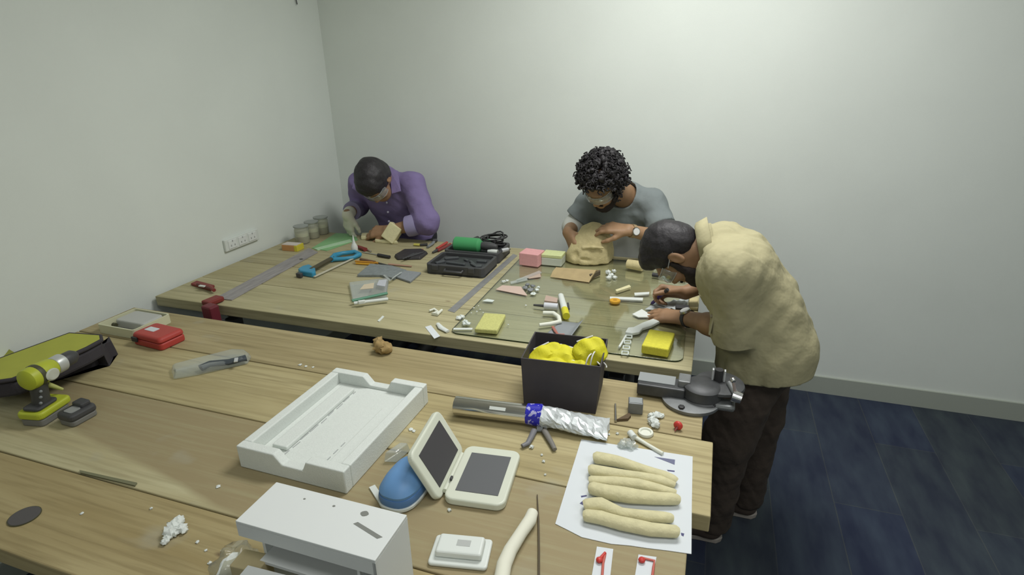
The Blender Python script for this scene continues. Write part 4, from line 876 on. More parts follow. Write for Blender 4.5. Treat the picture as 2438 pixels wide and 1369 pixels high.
t = (fr := Fr((1464, 720), None, TG, rz=0)).thing('tape_roll', 'small orange disc lying on the glass left of the drawing hand', 'disc'); MB().lathe([(.021, .0006), (.022, .003), (.022, .009), (.021, .011)], n=28).build('disc', orange_m, t, smooth=40); MB().lathe([(.008, .011), (.0075, .012)], n=18).build('centre', mat('dark_orange', (.45, .22, .02), .5), t)
# pen in the drawing hand
d = (Vector(pen_top) + Vector((.028, -.012, .018)) - Vector(pen_tip)); tipz = P(1548, 726, TG + .001); top = P(1590, 689, TG + .088); t = thing('pen', 'purple pen held by the person in the khaki shirt', 'pen', tipz)
v = top - tipz; MB().tube([v * .12, v * .72], .0065, 12).build('barrel', mat('purple_plastic', (.055, .03, .14), .4), t, smooth=60); MB().tube([(0, 0, 0), v * .12], [.0012, .0055], 12).build('nib', black_m, t, smooth=60); MB().tube([v * .72, v], [.0075, .007], 12).build('pen_cap', black_m, t, smooth=60)
t = (fr := Fr((1560, 728), (1640, 728), TG)).thing('paper_sheet', 'crumpled pale drawing sheet between the two hands on the glass', 'paper'); 
mb = MB(); nx, ny = 9, 5; A, B, C, D = [fr.l(*q) for q in ((1535, 738), (1630, 742), (1640, 716), (1560, 722))]
vs = [(A.lerp(B, i / nx)).lerp(D.lerp(C, i / nx), j / ny) + Vector((0, 0, .003 + .010 * abs(math.sin(i * 1.3 + j)) * (i > 4))) for j in range(ny + 1) for i in range(nx + 1)]
mb.add(vs, [(j * (nx + 1) + i, j * (nx + 1) + i + 1, (j + 1) * (nx + 1) + i + 1, (j + 1) * (nx + 1) + i) for j in range(ny) for i in range(nx)]); o = mb.build('sheet', mat('grey_white_paper', (.50, .54, .54), .7), t, smooth=60); o.modifiers.new('t', 'SOLIDIFY').thickness = .001
block('small_box', 'dark grey small box behind the near wrist at the right table edge', 'box', dark_m, (1608, 744), (1640, 746), .030, .022)
block('foam_offcut', 'tan foam offcut at the right edge behind the wristwatch', 'offcut', tan_f, (1640, 738), (1662, 740), .11, .012, T)
flat('cut_shape', 'white cut-out shape under the fingertips of the flat hand', 'cut-out', white_pl, [(1505, 750), (1528, 738), (1550, 752), (1545, 757), (1520, 757)], .004, TG)
# bone shaped white piece
fr = Fr((1492, 793), (1575, 766), TG); o = put(MB().prism(fr.poly([(1488, 797), (1495, 786), (1508, 785), (1530, 774), (1560, 763), (1577, 762), (1576, 768), (1550, 782), (1530, 788), (1522, 797), (1505, 800)]), .0006, .012).build('carved_bone', white_foam, bevel=.003), fr); tag(o, 'white carved bone-shaped piece on the glass in front of the flat hand', 'carved piece')
rod('plastic_rod', 'thin white rod left of the clear chain on the glass', 'rod', white_pl, [(1474, 827), (1490, 800)], .004, TG)
t = (fr := Fr((1492, 848), (1497, 802), TG)).thing('chain_strip', 'clear plastic strip of square links left of the bright yellow sponge', 'strip')
for k in range(4):
    c0 = fr.l(1488 + 3 * k, 843 - 13 * k); s_ = .0105
    MB().tube([(c0.x - s_, c0.y - s_, .004), (c0.x + s_, c0.y - s_, .004), (c0.x + s_, c0.y + s_, .004), (c0.x - s_, c0.y + s_, .004), (c0.x - s_, c0.y - s_, .004)], .0028, 6).build('link', mat('milky_plastic', (.66, .72, .68), .35), t)
# centre cluster
t = (fr := Fr((1335, 710), (1348, 760), TG)).thing('glue_tube', 'white tube with bright yellow cap in the middle of the glass sheet', 'tube'); L = fr.l(1348, 760)[0]
MB().tube([(0, 0, .012), (L * .35, 0, .013), (L * .72, 0, .014)], [.012, .013, .014], 14, .9).build('tube', white_pl, t, smooth=60); MB().tube([(L * .72, 0, .0145), (L * 1.02, 0, .0145)], .0142, 14).build('yellow_cap', mat('bright_yellow_plastic', (.62, .58, .03), .4), t, smooth=40)
rod('plastic_hook', 'white plastic hook shaped like a U left of the yellow capped tube', 'hook', mat('ivory_plastic', (.70, .72, .62), .5), [(1293, 745), (1318, 746), (1330, 755), (1333, 766), (1310, 771), (1284, 774)], [.008, .009, .009, .009, .008, .007], TG)
t = (fr := Fr((1296, 735), (1328, 738), TG)).thing('small_bottle', 'small white bottle lying left of the yellow capped tube', 'bottle'); L = fr.l(1328, 738)[0]; MB().tube([(0, 0, .014), (L, 0, .014)], .013, 14).build('bottle', mat('pale_lilac_plastic', (.58, .60, .64), .4), t, smooth=50); MB().tube([(-.045, .004, .010), (0, 0, .012)], [.004, .006], 10).build('spout', dark_m, t, smooth=50)
flat('wooden_offcut', 'pinkish brown offcut behind the small white bottle', 'offcut', mat('pinkish_brown', (.44, .33, .27), .8), [(1296, 722), (1300, 709), (1328, 716), (1326, 726)], .012, TG)
rod('screw', 'dark screw lying right of the white tube', 'screw', dark_m, [(1352, 722), (1355, 736)], [.004, .003], TG)
t = (fr := Fr((1290, 815), (1350, 822), TG)).thing('sanding_sheet', 'grey sheet curled up at its right side at the front edge of the glass', 'sheet')
A, B, C, D = [fr.l(*q) for q in ((1283, 812), (1352, 822), (1388, 772), (1335, 765))]; nx, ny = 12, 4; mb = MB()
vs = [(A.lerp(B, i / nx)).lerp(D.lerp(C, i / nx), j / ny) + Vector((0, 0, .002 + .030 * max(0, i / nx - .72) ** 1.3 * 3.0)) for j in range(ny + 1) for i in range(nx + 1)]
mb.add(vs, [(j * (nx + 1) + i, j * (nx + 1) + i + 1, (j + 1) * (nx + 1) + i + 1, (j + 1) * (nx + 1) + i) for j in range(ny) for i in range(nx)]); o = mb.build('sheet', mat('grey_abrasive', (.24, .26, .27), .9), t, smooth=60); o.modifiers.new('t', 'SOLIDIFY').thickness = .0012
rod('red_hook', 'thin red bent piece lying on the grey sheet', 'hook', mat('dull_red', (.36, .13, .10), .5), [(1316, 778), (1322, 788), (1328, 796), (1344, 796)], [.006, .006, .005, .004], TG + .004, flatk=.6)
flat('pink_sheet', 'translucent pink plastic sheet at the left side of the glass', 'sheet', mat('pale_pink_film', (.58, .44, .37), .5), [(1180, 690), (1196, 680), (1240, 683), (1256, 705)], .002, TG)
t = crumbs('parts_pile', 'small pile of dark and clear hardware beside the pink sheet', 'hardware', grey_m, [(1250, 685, .012, .5), (1262, 690, .014, .5), (1268, 681, .010, .6), (1256, 678, .010, .6)], TG); 
crumbs('plastic_scrap', 'clear crumpled scrap right of the dark hardware pile', 'scrap', mat('milky_plastic', (.66, .72, .68), .35), [(1278, 690, .010, .5), (1270, 699, .012, .4), (1282, 684, .008, .5)], TG)
for lb, pl_, m in (('clear plastic strip in front of the pink cube, pointing right', [(1228, 668), (1232, 673), (1290, 650), (1284, 646)], hazyp), ('pinkish film scrap in front of the pink cube', [(1246, 660), (1260, 664), (1288, 660), (1284, 645)], mat('dusty_pink_film', (.48, .37, .30), .6)), ('grey clear strip behind the pink sheet', [(1215, 672), (1216, 677), (1256, 668), (1254, 664)], hazyp)):
    flat('film_strip', lb, 'strip', m, pl_, .002 if m is not hazyp else .004, TG)
crumbs('foam_scrap', 'small white scrap at the left end of the grey clear strip', 'scrap', white_foam, [(1199, 670, .009, .5), (1207, 668, .007, .6)], TG)
flat('film_scrap', 'pale flat scrap on the glass near its left edge', 'scrap', mat('milky_plastic', (.66, .72, .68), .35), [(1148, 718), (1160, 713), (1177, 716), (1172, 720)], .003, TG)
for i, (px, py) in enumerate(((1135, 742), (1143, 737), (1128, 733), (1252, 727), (1210, 773))): pass
tag(crumbs('dust_crumbs', None, None, white_foam, [(1135, 742, .0035), (1143, 737, .003), (1128, 733, .003), (1150, 744, .003), (1252, 727, .0035), (1210, 773, .003), (1139, 728, .0025), (1122, 745, .003)], TG), 'fine white crumbs scattered over the left half of the glass', 'crumbs', kind='stuff')
# scraps left of the glass, on the wood
rod('plastic_strip', 'long flat white strip on the front left corner of the glass', 'strip', white_pl, [(1080, 783), (1125, 783)], .007, TG, flatk=.4)
rod('curved_strip', 'curved white strip just left of the front corner of the glass', 'strip', white_foam, [(1042, 770), (1050, 780), (1066, 789)], [.007, .011, .009], T, flatk=.5)
flat('paper_tag', 'white rectangular tag at the front edge of the far workbench', 'tag', paper_m, [(1012, 779), (1026, 775), (1048, 801), (1034, 807)], .0015)
crumbs('foam_scrap', 'white pointed scrap between the curved strip and the ruler end', 'scrap', white_foam, [(1092, 757, .012, .5), (1100, 754, .012, .5)], T)
crumbs('plastic_scrap', 'clear crumpled scrap at the left end of the pale yellow sponge', 'scrap', mat('milky_plastic', (.66, .72, .68), .35), [(1108, 765, .010, .5), (1114, 770, .010, .6), (1105, 771, .008, .6)], TG)
rod('twisted_scrap', 'twisted cream scrap left of the steel ruler end', 'scrap', mat('ivory_plastic', (.70, .72, .62), .5), [(1022, 740), (1034, 736), (1042, 742), (1030, 747), (1040, 749), (1052, 738)], [.004, .006, .005, .006, .007, .005])
flat('paper_chip', 'tiny white chip near the front edge left of the tag', 'chip', white_foam, [(899, 765), (903, 767), (915, 755), (911, 753)], .003)

# ================================================================ THINGS ON THE NEAR WORKBENCH
# black and yellow tool bag
t = (fr := Fr((0, 905), (240, 810), T)).thing('tool_bag', 'flat black and yellow tool bag at the left end of the near workbench', 'tool bag')
tp = [fr.w(P(px, py, T + .11)) for px, py in ((-60, 912), (0, 904), (28, 900), (140, 855), (205, 826), (240, 807), (238, 797), (165, 792), (0, 852), (-60, 874))]
fp = fr.poly([(-90, 960), (0, 945), (60, 933), (140, 905), (230, 872), (282, 845), (276, 832)]) + [(tp[k].x * .97, tp[k].y - .012) for k in (6, 7, 8, 9)]
MB().prism(fp, .0006, .06, .05).build('body', blk_edge, t, bevel=.012, seg=3)
lo_ = [Vector((p.x, p.y, p.z - .012)) for p in tp]; n = len(tp); mb.add(tp + lo_, [tuple(range(n)), tuple(range(2 * n - 1, n - 1, -1))] + [(k, n + k, n + (k + 1) % n, (k + 1) % n) for k in range(n)])
lid = mb.build('lid_panel', mat('yellow_lid', (.38, .40, .05), .6, var=.04, vscale=20), t, bevel=.004)
mb = MB(); rim = [p + Vector((0, 0, -.006)) for p in tp]; mb.tube(rim + [rim[0]], .007, 8); mb.build('lid_piping', blk_edge, lid, smooth=60)
mb = MB(); lo2 = [Vector((p.x, p.y, p.z - .013)) for p in tp]; bs = [Vector((p.x * .98, p.y - .006, .05)) for p in tp]; mb.add(lo2 + bs, [tuple(range(n)), tuple(range(2 * n - 1, n - 1, -1))] + [(k, n + k, n + (k + 1) % n, (k + 1) % n) for k in range(n)]); mb.build('upper_body', blk_edge, t, bevel=.01)
bk = fr.l(12, 938); MB().box((bk.x, bk.y + .01, .02), (.05, .03, .035)).build('buckle', mat('navy_buckle', (.04, .045, .12), .5), t, bevel=.004)
# cordless drill standing on its battery
t = (fr := Fr((105, 1018), (166, 977), T)).thing('cordless_drill', 'lime and charcoal cordless drill standing on its battery by the yellow bag', 'drill')
q1 = lambda px, py, dep: fr.w(PP(px, py, fr.o + Vector((-math.sin(fr.rz), math.cos(fr.rz), 0)) * dep, Vector((-math.sin(fr.rz), math.cos(fr.rz), 0))))
D0 = .036; bb = .105
MB().prism(rectp(0, .0, bb - .010, .072, .012), .0006, .022).build('battery', mat('grey_battery', (.17, .17, .155), .5), t, bevel=.004)
MB().prism(rectp(-.004, -.004, bb, .076, .016), .0225, .044).build('battery_shoe', lime, t, bevel=.007, seg=3)
MB().prism(rectp(.006, .008, bb - .03, .062, .012), .044, .054).build('grip_foot', dark_m, t, bevel=.004)
g0, g1 = q1(100, 968, D0), q1(90, 905, D0); MB().tube([g0 + Vector((0, 0, -.012)), g0.lerp(g1, .5), g1 + Vector((0, 0, .01))], [.024, .021, .023], 16).build('grip', mat('dark_rubber', (.05, .05, .044), .6), t, smooth=60)
for k in range(3): c0 = q1(97, 932 + 14 * k, D0 - .022); MB().blob(c0, .0045, 0, 8, 6).build('grip_stud', grey_m, t, smooth=180)
m0, m1 = q1(66, 905, D0), q1(126, 873, D0); ax = (m1 - m0).normalized(); qz = Vector((0, 0, 1)).rotation_difference(ax).to_matrix(); ml = (m1 - m0).length
MB().lathe([(.020, -.012), (.030, -.004), (.032, .01), (.032, ml * .55), (.029, ml * .9), (.024, ml)], m0, 24, qz).build('motor_housing', lime, t, smooth=40)
MB().lathe([(.0325, ml * .22), (.0332, ml * .25), (.0332, ml * .36), (.0325, ml * .39)], m0, 24, qz).build('dark_band', mat('olive_dark', (.06, .06, .03), .5), t, smooth=40)
MB().lathe([(.025, ml), (.027, ml + .005), (.027, ml + .028), (.022, ml + .033)], m0, 24, qz).build('torque_collar', mat('silver_collar', (.50, .52, .50), .35, .3), t, smooth=40)
MB().lathe([(.021, ml + .033), (.022, ml + .04), (.021, ml + .065), (.013, ml + .078), (.006, ml + .08)], m0, 20, qz).build('chuck', dark_m, t, smooth=40)
side = m0 + ax * ml * .55 + Vector((0, -.030, -.004)); MB().lathe([(.016, 0), (.017, .004), (.014, .007)], side, 20, Vector((0, 0, 1)).rotation_difference(Vector((0, -1, .1))).to_matrix(), 1.25).build('badge', mat('pale_badge', (.48, .50, .42), .5), t, smooth=40)
tr = q1(112, 915, D0); MB().tube([tr, tr + Vector((.016, -.006, -.018)), tr + Vector((.030, -.01, -.034))], [.008, .006, .004], 8).build('trigger', mat('pale_lime', (.45, .47, .16), .5), t, smooth=60)
# spare battery
t = (fr := Fr((176, 1020), (237, 986), T)).thing('spare_battery', 'charcoal spare battery lying right of the cordless drill', 'battery')
L = fr.l(237, 986)[0]; MB().prism(rectp(0, 0, L, .060, .012), .0006, .018).build('lower_shell', mat('grey_battery', (.17, .17, .155), .5), t, bevel=.004); MB().prism(rectp(-.003, -.003, L + .003, .063, .014), .018, .038, .05).build('upper_shell', dark_m, t, bevel=.006)
MB().prism(rectp(L * .15, .012, L * .55, .045, .006), .038, .040).build('label_plate', mat('grey_label', (.28, .29, .28), .5), t); MB().prism(rectp(L * .55, .012, L * .95, .052, .006), .036, .050).build('terminal_block', dark_m, t, bevel=.004)
# cream tray with grey lid
t = (fr := Fr((236, 792), (310, 806), T)).thing('parts_tray', 'shallow cream plastic tray holding a clear insert near the left table end', 'tray')
tl = .19; td = fr.l(368, 765)[1] + .0; td = max(.16, min(.22, td))
mb = MB(); o_, i_ = rectp(0, 0, tl, td, .012, 3), rectp(.006, .006, tl - .006, td - .006, .009, 3); n = len(o_)
vs = [(x, y, z) for z in (.0006, .036) for x, y in o_] + [(x, y, z) for z in (.004, .036) for x, y in i_]
mb.add(vs, [(k, (k + 1) % n, n + (k + 1) % n, n + k) for k in range(n)] + [(2 * n + (k + 1) % n, 2 * n + k, 3 * n + k, 3 * n + (k + 1) % n) for k in range(n)] + [(n + k, n + (k + 1) % n, 3 * n + (k + 1) % n, 3 * n + k) for k in range(n)] + [tuple(range(n - 1, -1, -1)), tuple(range(2 * n, 3 * n))]); mb.build('tray', mat('cream_tray', (.60, .60, .42), .5), t)
MB().prism(rectp(.02, .05, tl - .015, td - .012, .015), .004, .036, .06).build('insert', mat('grey_insert', (.46, .47, .44), .5), t, bevel=.005)
MB().box((.085, .030, .012), (.075, .012, .016)).build('dark_tool', black_m, t, bevel=.003); MB().tube([(.03, .04, .02), (.045, .04, .02)], .008, 10).build('dark_knob', mat('olive_dark', (.06, .06, .03), .5), t)
# red case
t = (fr := Fr((318, 820), (372, 834), T)).thing('first_aid_box', 'small red plastic box with white label near the left end of the near workbench', 'box')
L = fr.l(372, 834)[0]; dp = fr.l(408, 818)[1]; dp = .10
MB().prism(rectp(0, 0, L + .03, dp, .014), .0006, .026).build('base', red_m, t, bevel=.006, seg=3); MB().prism(rectp(-.002, -.002, L + .032, dp + .002, .016), .0275, .048, .08).build('lid', red_m, t, bevel=.008, seg=3)
MB().prism(rectp(.025, .035, .075, .062, .004), .048, .0492).build('white_label', paper_m, t); MB().box((.02, -.003, .026), (.028, .008, .018)).build('latch', black_m, t, bevel=.002)
# clear packet with grey cutter
t = (fr := Fr((412, 898), (590, 868), T)).thing('packaged_tool', 'grey tool sealed in a long clear plastic packet on the near workbench', 'packet')
MB().prism(fr.poly([(405, 882), (412, 906), (470, 896), (592, 868), (601, 852), (590, 843), (560, 842), (470, 865)]), .0006, .026, .10).build('packet', clear('packet_film', (.92, .94, .93), .4, .16), t, bevel=.008)
mb = MB(); mb.tube([fr.l(478, 876, .016), fr.l(500, 866, .018), fr.l(545, 862, .018), fr.l(586, 852, .017)], [.017, .015, .015, .016], 12, .6); mb.build('tool_handle', mat('dark_blue_grey', (.05, .062, .072), .5), t, smooth=60)
MB().box(fr.l(562, 857, .028), (.012, .028, .004)).build('slider', mat('pale_metal', (.6, .62, .63), .4, .4), t, bevel=.001)
# brown torn chunk at the gap
crumbs('cork_chunk', 'torn brown chunk at the back edge of the near workbench', 'chunk', mat('tan_brown_chunk', (.34, .24, .10), .9, var=.2, vscale=40), [(905, 824, .026, .9), (918, 829, .022, .9), (901, 812, .016, .9)], T, amp=.3)
# seam strip and dark disc, foam lump
flat('plank_gap_strip', 'thin grey-green strip standing in for a missing plank edge at the near workbench front seam', 'strip', mat('grey_green_gap', (.16, .16, .09), .8), [(190, 1122), (192, 1128), (322, 1159), (327, 1152)], .004)  # dark strip added in place of the gap where the plank edge is missing
t = (fr := Fr((59, 1230), None, rz=.0)).thing('sanding_disc', 'flat dark grey round disc at the front left of the near workbench', 'disc')
MB().lathe([(.029, .0005), (.0295, .001), (.0295, .0025), (.029, .003)], n=40, sx=1.0, sy=1.0).build('disc', mat('dark_grey_felt', (.085, .08, .078), .9), t, smooth=30); MB().lathe([(.029, .0005), (.0312, .0005), (.0312, .0022), (.029, .0022)], n=40).build('rim', mat('olive_dark', (.06, .06, .03), .5), t, smooth=30)
crumbs('foam_lump', 'crumpled white foam lump near the front edge of the near workbench', 'foam lump', white_foam, [(425, 1240, .012), (412, 1252, .014), (404, 1265, .014), (430, 1258, .012), (437, 1262, .009), (415, 1268, .010), (398, 1280, .009), (392, 1290, .008), (420, 1247, .012)], T, amp=.28)
# styrofoam tray
A, Bp, D_ = P(573, 1112), P(823, 1177), P(1007, 953)
fr = Fr((573, 1112), (823, 1177)); TL, TW, TH = .312, .410, .064
fr.o = fr.o + Vector((0, 0, 0)); t = fr.thing('foam_tray', 'white polystyrene packing tray with notched ends in the middle of the near workbench', 'tray')
def ushape(pts2, y0, y1): return pts2
mb = MB(); wl = .026; fz = .030
def notch_wall(mb, y0, y1, side_top):
    prof = [(0, .0006), (TL, .0006), (TL, TH), (TL * .66, TH), (TL * .62, TH * .60), (TL * .43, TH * .60), (TL * .36, TH), (0, TH)]; n = len(prof)
    vs = [(x, y0, z) for x, z in prof] + [(x, y1, z) for x, z in prof]
    mb.add(vs, [tuple(range(n)), tuple(range(2 * n - 1, n - 1, -1))] + [(k, n + k, n + (k + 1) % n, (k + 1) % n) for k in range(n)])
notch_wall(mb, 0, wl, 0); notch_wall(mb, TW - wl, TW, 0)
mb.box((wl / 2, TW / 2, TH / 2), (wl, TW - 2 * wl + .0002, TH - .001)); mb.box((TL - wl / 2, TW / 2, TH / 2), (wl, TW - 2 * wl + .0002, TH - .001)); mb.box((TL / 2, TW / 2, fz / 2), (TL - 2 * wl + .0002, TW - 2 * wl + .0002, fz - .001))
mb.build('tray', white_foam, t, bevel=.003)
mb = MB(); mb.box((TL * .25, TW * .5, fz + .006), (.045, TW * .72, .012)); mb.box((TL * .80, TW * .42, fz + .003), (.04, TW * .6, .006)); mb.build('inner_ledge', white_foam, t, bevel=.005)
mb = MB(); r_ = random.Random(3)
for k in range(9): x = TL * .335 + r_.uniform(-.003, .003); y = .05 + k * .037; mb.box((x, y, fz + .0004), (.0022, r_.uniform(.012, .034), .0012), Matrix.Rotation(r_.uniform(-.08, .08), 3, 'Z'))
mb.build('cut_mark', mat('grey_score', (.42, .44, .43), .9), t); mb = MB()
for k in range(4): mb.box((TL * .70, .035 + k * .030, fz + .0004), (.002, r_.uniform(.008, .02), .0012))
mb.build('cut_mark', mat('grey_score', (.42, .44, .43), .9), t)
# white board stand
bz = .20; fr = Fr((560, 1240), (893, 1335), T + bz); fr.o.z = T; BL, BW = .277, .104
t = fr.thing('board_box', 'white foam board box open at the front at the near edge of the workbench', 'box')
MB().box((BL / 2, BW / 2, bz - .003), (BL, BW, .006)).build('top_panel', white_board, t, bevel=.001); MB().box((BL - .003, BW / 2, (bz - .006) / 2), (.006, BW, bz - .007)).build('side_panel', white_board, t)
MB().box((.030, BW / 2 + .01, (bz - .006) / 2), (.006, BW - .02, bz - .007)).build('side_panel', white_board, t); MB().box((BL / 2 + .012, BW - .003, (bz - .006) / 2), (BL - .036, .006, bz - .007)).build('back_panel', white_board, t)
MB().box((BL / 2, .003, bz - .006 - .0135), (BL, .006, .027)).build('front_lip', white_board, t); MB().box((BL / 2 + .012, BW * .45, bz - .085), (BL - .04, BW * .85, .006)).build('shelf_panel', white_board, t)
MB().box((BL - .036, .004, bz - .06), (.005, .006, .052)).build('front_post', white_board, t)
mk = mat('dark_grey_mark', (.20, .21, .19), .8)
fz_ = Fr((560, 1240), (893, 1335), T + bz)
def hole(nm, pl_): MB().prism(pl_, bz - .001, bz + .0004).build(nm, mk, t)
hole('cut_slot', [tuple(fz_.l(*p_)[:2]) for p_ in ((841, 1247), (852, 1243), (911, 1279), (898, 1283))])
c0 = fz_.l(868, 1223); hole('round_hole', [(c0.x + .0065 * math.cos(a) * (1 + .25 * math.cos(2 * a)), c0.y + .0065 * math.sin(a)) for a in [k * .52 for k in range(12)]])
for px, py, r_ in ((795, 1205, .003), (725, 1188, .0025)): c0 = fz_.l(px, py); hole('pin_hole', [(c0.x + r_ * math.cos(k), c0.y + r_ * .8 * math.sin(k)) for k in range(6)])
fr = Fr((600, 1362), (700, 1385), T + .10)
flat('white_flap', 'white board flap lying in front of the open board box', 'board', white_board, [(592, 1352), (720, 1385), (700, 1420), (560, 1390)], .006, T + .1185 - .0)
block('board_support', 'tan wooden block under the white flap', 'block', mat('tan_wood_block', (.42, .36, .2), .8), (575, 1462), (640, 1478), .04, .117, T)
# plastic bag at the left of the box
fr = Fr((560, 1350), None, T, rz=0)
t = fr.thing('plastic_bag', 'crumpled clear bag of white foam bits left of the board box', 'bag')
MB().blob(fr.l(562, 1345, .035), (.040, .045, .036), .2, 18, 12).build('bag', clear('bag_film', (.88, .88, .82), .4, .28, (.62, .6, .46)), t, smooth=60); MB().blob(fr.l(548, 1352, .045), (.012, .03, .026), .15, 12, 8).build('white_filling', white_foam, t, smooth=60)
# blue device
fr = Fr((915, 1195), (1015, 1225), T); t = fr.thing('blue_case', 'light blue domed case with white base beside the open hinged case', 'case')
ctr = fr.l(962, 1150, .03); cx_, cy_ = ctr.x, ctr.y
def sup(a, rx, ry, p=2.6): c_, s_ = math.cos(a), math.sin(a); return (cx_ + rx * math.copysign(abs(c_) ** (2 / p), c_), cy_ + ry * math.copysign(abs(s_) ** (2 / p), s_))
def loft(mb, secs, n=36):
    vs = []
    for rx, ry, z, oy in secs:
        for k in range(n): x, y = sup(2 * math.pi * k / n, rx, ry); vs.append((x * 1.0, y + oy, z))
    N = len(secs); mb.add(vs, [(i * n + k, i * n + (k + 1) % n, (i + 1) * n + (k + 1) % n, (i + 1) * n + k) for i in range(N - 1) for k in range(n)] + [tuple(range(n - 1, -1, -1)), tuple((N - 1) * n + k for k in range(n))]); return mb
loft(MB(), [(.046, .062, .0006, 0), (.050, .066, .004, 0), (.050, .066, .010, 0), (.047, .063, .012, 0)]).build('base_rim', white_pl, t, smooth=50)
loft(MB(), [(.047, .063, .012, 0), (.049, .065, .020, 0), (.047, .063, .030, 0)]).build('lower_shell', mat('deeper_blue_shell', (.10, .22, .46), .45), t, smooth=50)
loft(MB(), [(.045, .061, .030, 0), (.046, .062, .038, 0), (.042, .058, .046, .002), (.038, .052, .054, .005), (.030, .044, .064, .012), (.018, .030, .070, .020), (.006, .012, .071, .024)]).build('dome', blue_d, t, smooth=35)
pa_ = fr.l(945, 1090, .0); MB().prism([(pa_.x - .02, pa_.y - .03), (pa_.x + .012, pa_.y - .02), (pa_.x + .02, pa_.y + .035), (pa_.x - .004, pa_.y + .03)], .003, .030, .2).build('clear_visor', hazyp, t, bevel=.003)
flat('plastic_strip', 'short white strip between the board box and the blue domed case', 'strip', white_pl, [(879, 1163), (893, 1157), (916, 1192), (903, 1201)], .004)
# hinged case
fr = Fr((1054, 1201), (1200, 1222), T); t = fr.thing('hinged_case', 'cream white hinged case standing open with dark panels inside', 'case')
CL, CW, CH = fr.l(1200, 1222)[0], .196, .020
MB().prism(rectp(0, 0, CL, CW, .022, 6), .0006, CH).build('base', cream_pl, t, bevel=.005, seg=3)
MB().prism(rectp(.022, .028, CL - .020, CW - .030), CH - .001, CH + .0012).build('base_panel', mat('dark_grey_panel', (.105, .11, .115), .6), t)
hn = Vector((-math.sin(fr.rz), math.cos(fr.rz), 0)); p0 = fr.o + Vector((0, 0, .004)); lc = fr.w(PP(975, 1087, p0, hn)); lo0 = Vector((-.006, 0, .004))
lu = Vector((lc.x - lo0.x, 0, lc.z - lo0.z)); LL = lu.length; lu.normalize(); ln = Vector((lu.z, 0, -lu.x)); th = .016
LM = Matrix((lu, Vector((0, 1, 0)), ln)).transposed()         # local x up the lid, y along the hinge, z outwards (towards base)
def lidpart(pts, z0, z1, nm, m, bv=0.0):
    mb = MB(); mb.prism(pts, z0, z1); mb.v = [tuple(lo0 + LM @ Vector(v_)) for v_ in mb.v]; return mb.build(nm, m, t, bevel=bv, seg=3)
lidpart(rectp(0, .002, LL, CW - .002, .020, 6), -th, 0, 'lid', cream_pl, .005); lidpart(rectp(.020, .028, LL - .020, CW - .028), -.001, .0012, 'lid_panel', mat('dark_panel', (.06, .058, .062), .6))
MB().tube([(-.004, .03, .012), (-.004, CW - .03, .012)], .006, 12).build('hinge', cream_pl, t, smooth=60); MB().box((.002, .062, CH + .003), (.006, .012, .006)).build('hinge_clip', dark_m, t, bevel=.001)
# foil roll: chrome tube, blue band, crumpled foil
t = (fr := Fr((1078, 1000), (1440, 1046), T)).thing('foil_roll', 'chrome tube with blue band and crumpled foil end before the black box', 'roll')
Lr = fr.l(1445, 1046)[0]; x1, x2 = Lr * .485, Lr * .575; rz_ = .030; qx = Matrix.Rotation(math.pi / 2, 3, 'Y')
y0 = .028
MB().lathe([(.024, 0), (.027, .001), (.027, x1), (.022, x1)], (0, y0, rz_), 32, qx).build('chrome_tube', mat('chrome', (.74, .72, .68), .16, 1.0), t, smooth=40)
MB().lathe([(.0245, .0), (.0245, -.0004)], (0, y0, rz_), 24, qx).build('tube_end', mat('dull_core', (.3, .27, .2), .7), t)
MB().box((x1 * .62, y0 - .0195, rz_ + .0195), (.045, .001, .009), Matrix.Rotation(-.8, 3, 'X')).build('white_sticker', white_pl, t)
mbl = bpy.data.materials.new('blue_print_band'); mbl.use_nodes = True; nt = mbl.node_tree; b = nt.nodes['Principled BSDF']; b.inputs['Roughness'].default_value = .4
tc = nt.nodes.new('ShaderNodeTexCoord'); n_ = nt.nodes.new('ShaderNodeTexNoise'); n_.inputs['Scale'].default_value = 75; n_.inputs['Detail'].default_value = 2; nt.links.new(tc.outputs['Object'], n_.inputs['Vector']); r_ = nt.nodes.new('ShaderNodeValToRGB'); r_.color_ramp.interpolation = 'CONSTANT'
r_.color_ramp.elements[0].color = (.02, .02, .42, 1); r_.color_ramp.elements[1].color = (.42, .42, .68, 1); r_.color_ramp.elements[1].position = .57; nt.links.new(n_.outputs[0], r_.inputs[0]); nt.links.new(r_.outputs[0], b.inputs['Base Color'])
MB().lathe([(.026, x1 - .002), (.0285, x1), (.031, x2), (.028, x2 + .004)], (0, y0, rz_ + .001), 32, qx).build('printed_band', mbl, t, smooth=40)
mb = MB(); nx, na = 18, 20; vs = []; rg = np.random.default_rng(8)
for i in range(nx + 1):
    u = i / nx; x = x2 + (Lr - x2) * u; fl_ = .94 - .60 * u; wd_ = .030 + .019 * u; zc = rz_ * (1 - .55 * u)
    for k in range(na):
        a = 2 * math.pi * (k + .5 * (i % 2)) / na; cr = rg.uniform(-.0028, .0028) if 0 < i else 0
        vs.append((x + rg.uniform(-.003, .003) * (0 < i), y0 + (wd_ + cr) * math.cos(a), max(.001, zc + (.030 * fl_ + cr) * math.sin(a))))
mb.add(vs, [(i * na + k, i * na + (k + 1) % na, (i + 1) * na + (k + 1) % na, (i + 1) * na + k) for i in range(nx) for k in range(na)] + [tuple(range(na - 1, -1, -1)), tuple(nx * na + k for k in range(na))])
mb.build('foil_bag', mat('silver_foil', (.60, .64, .64), .40, .35), t)
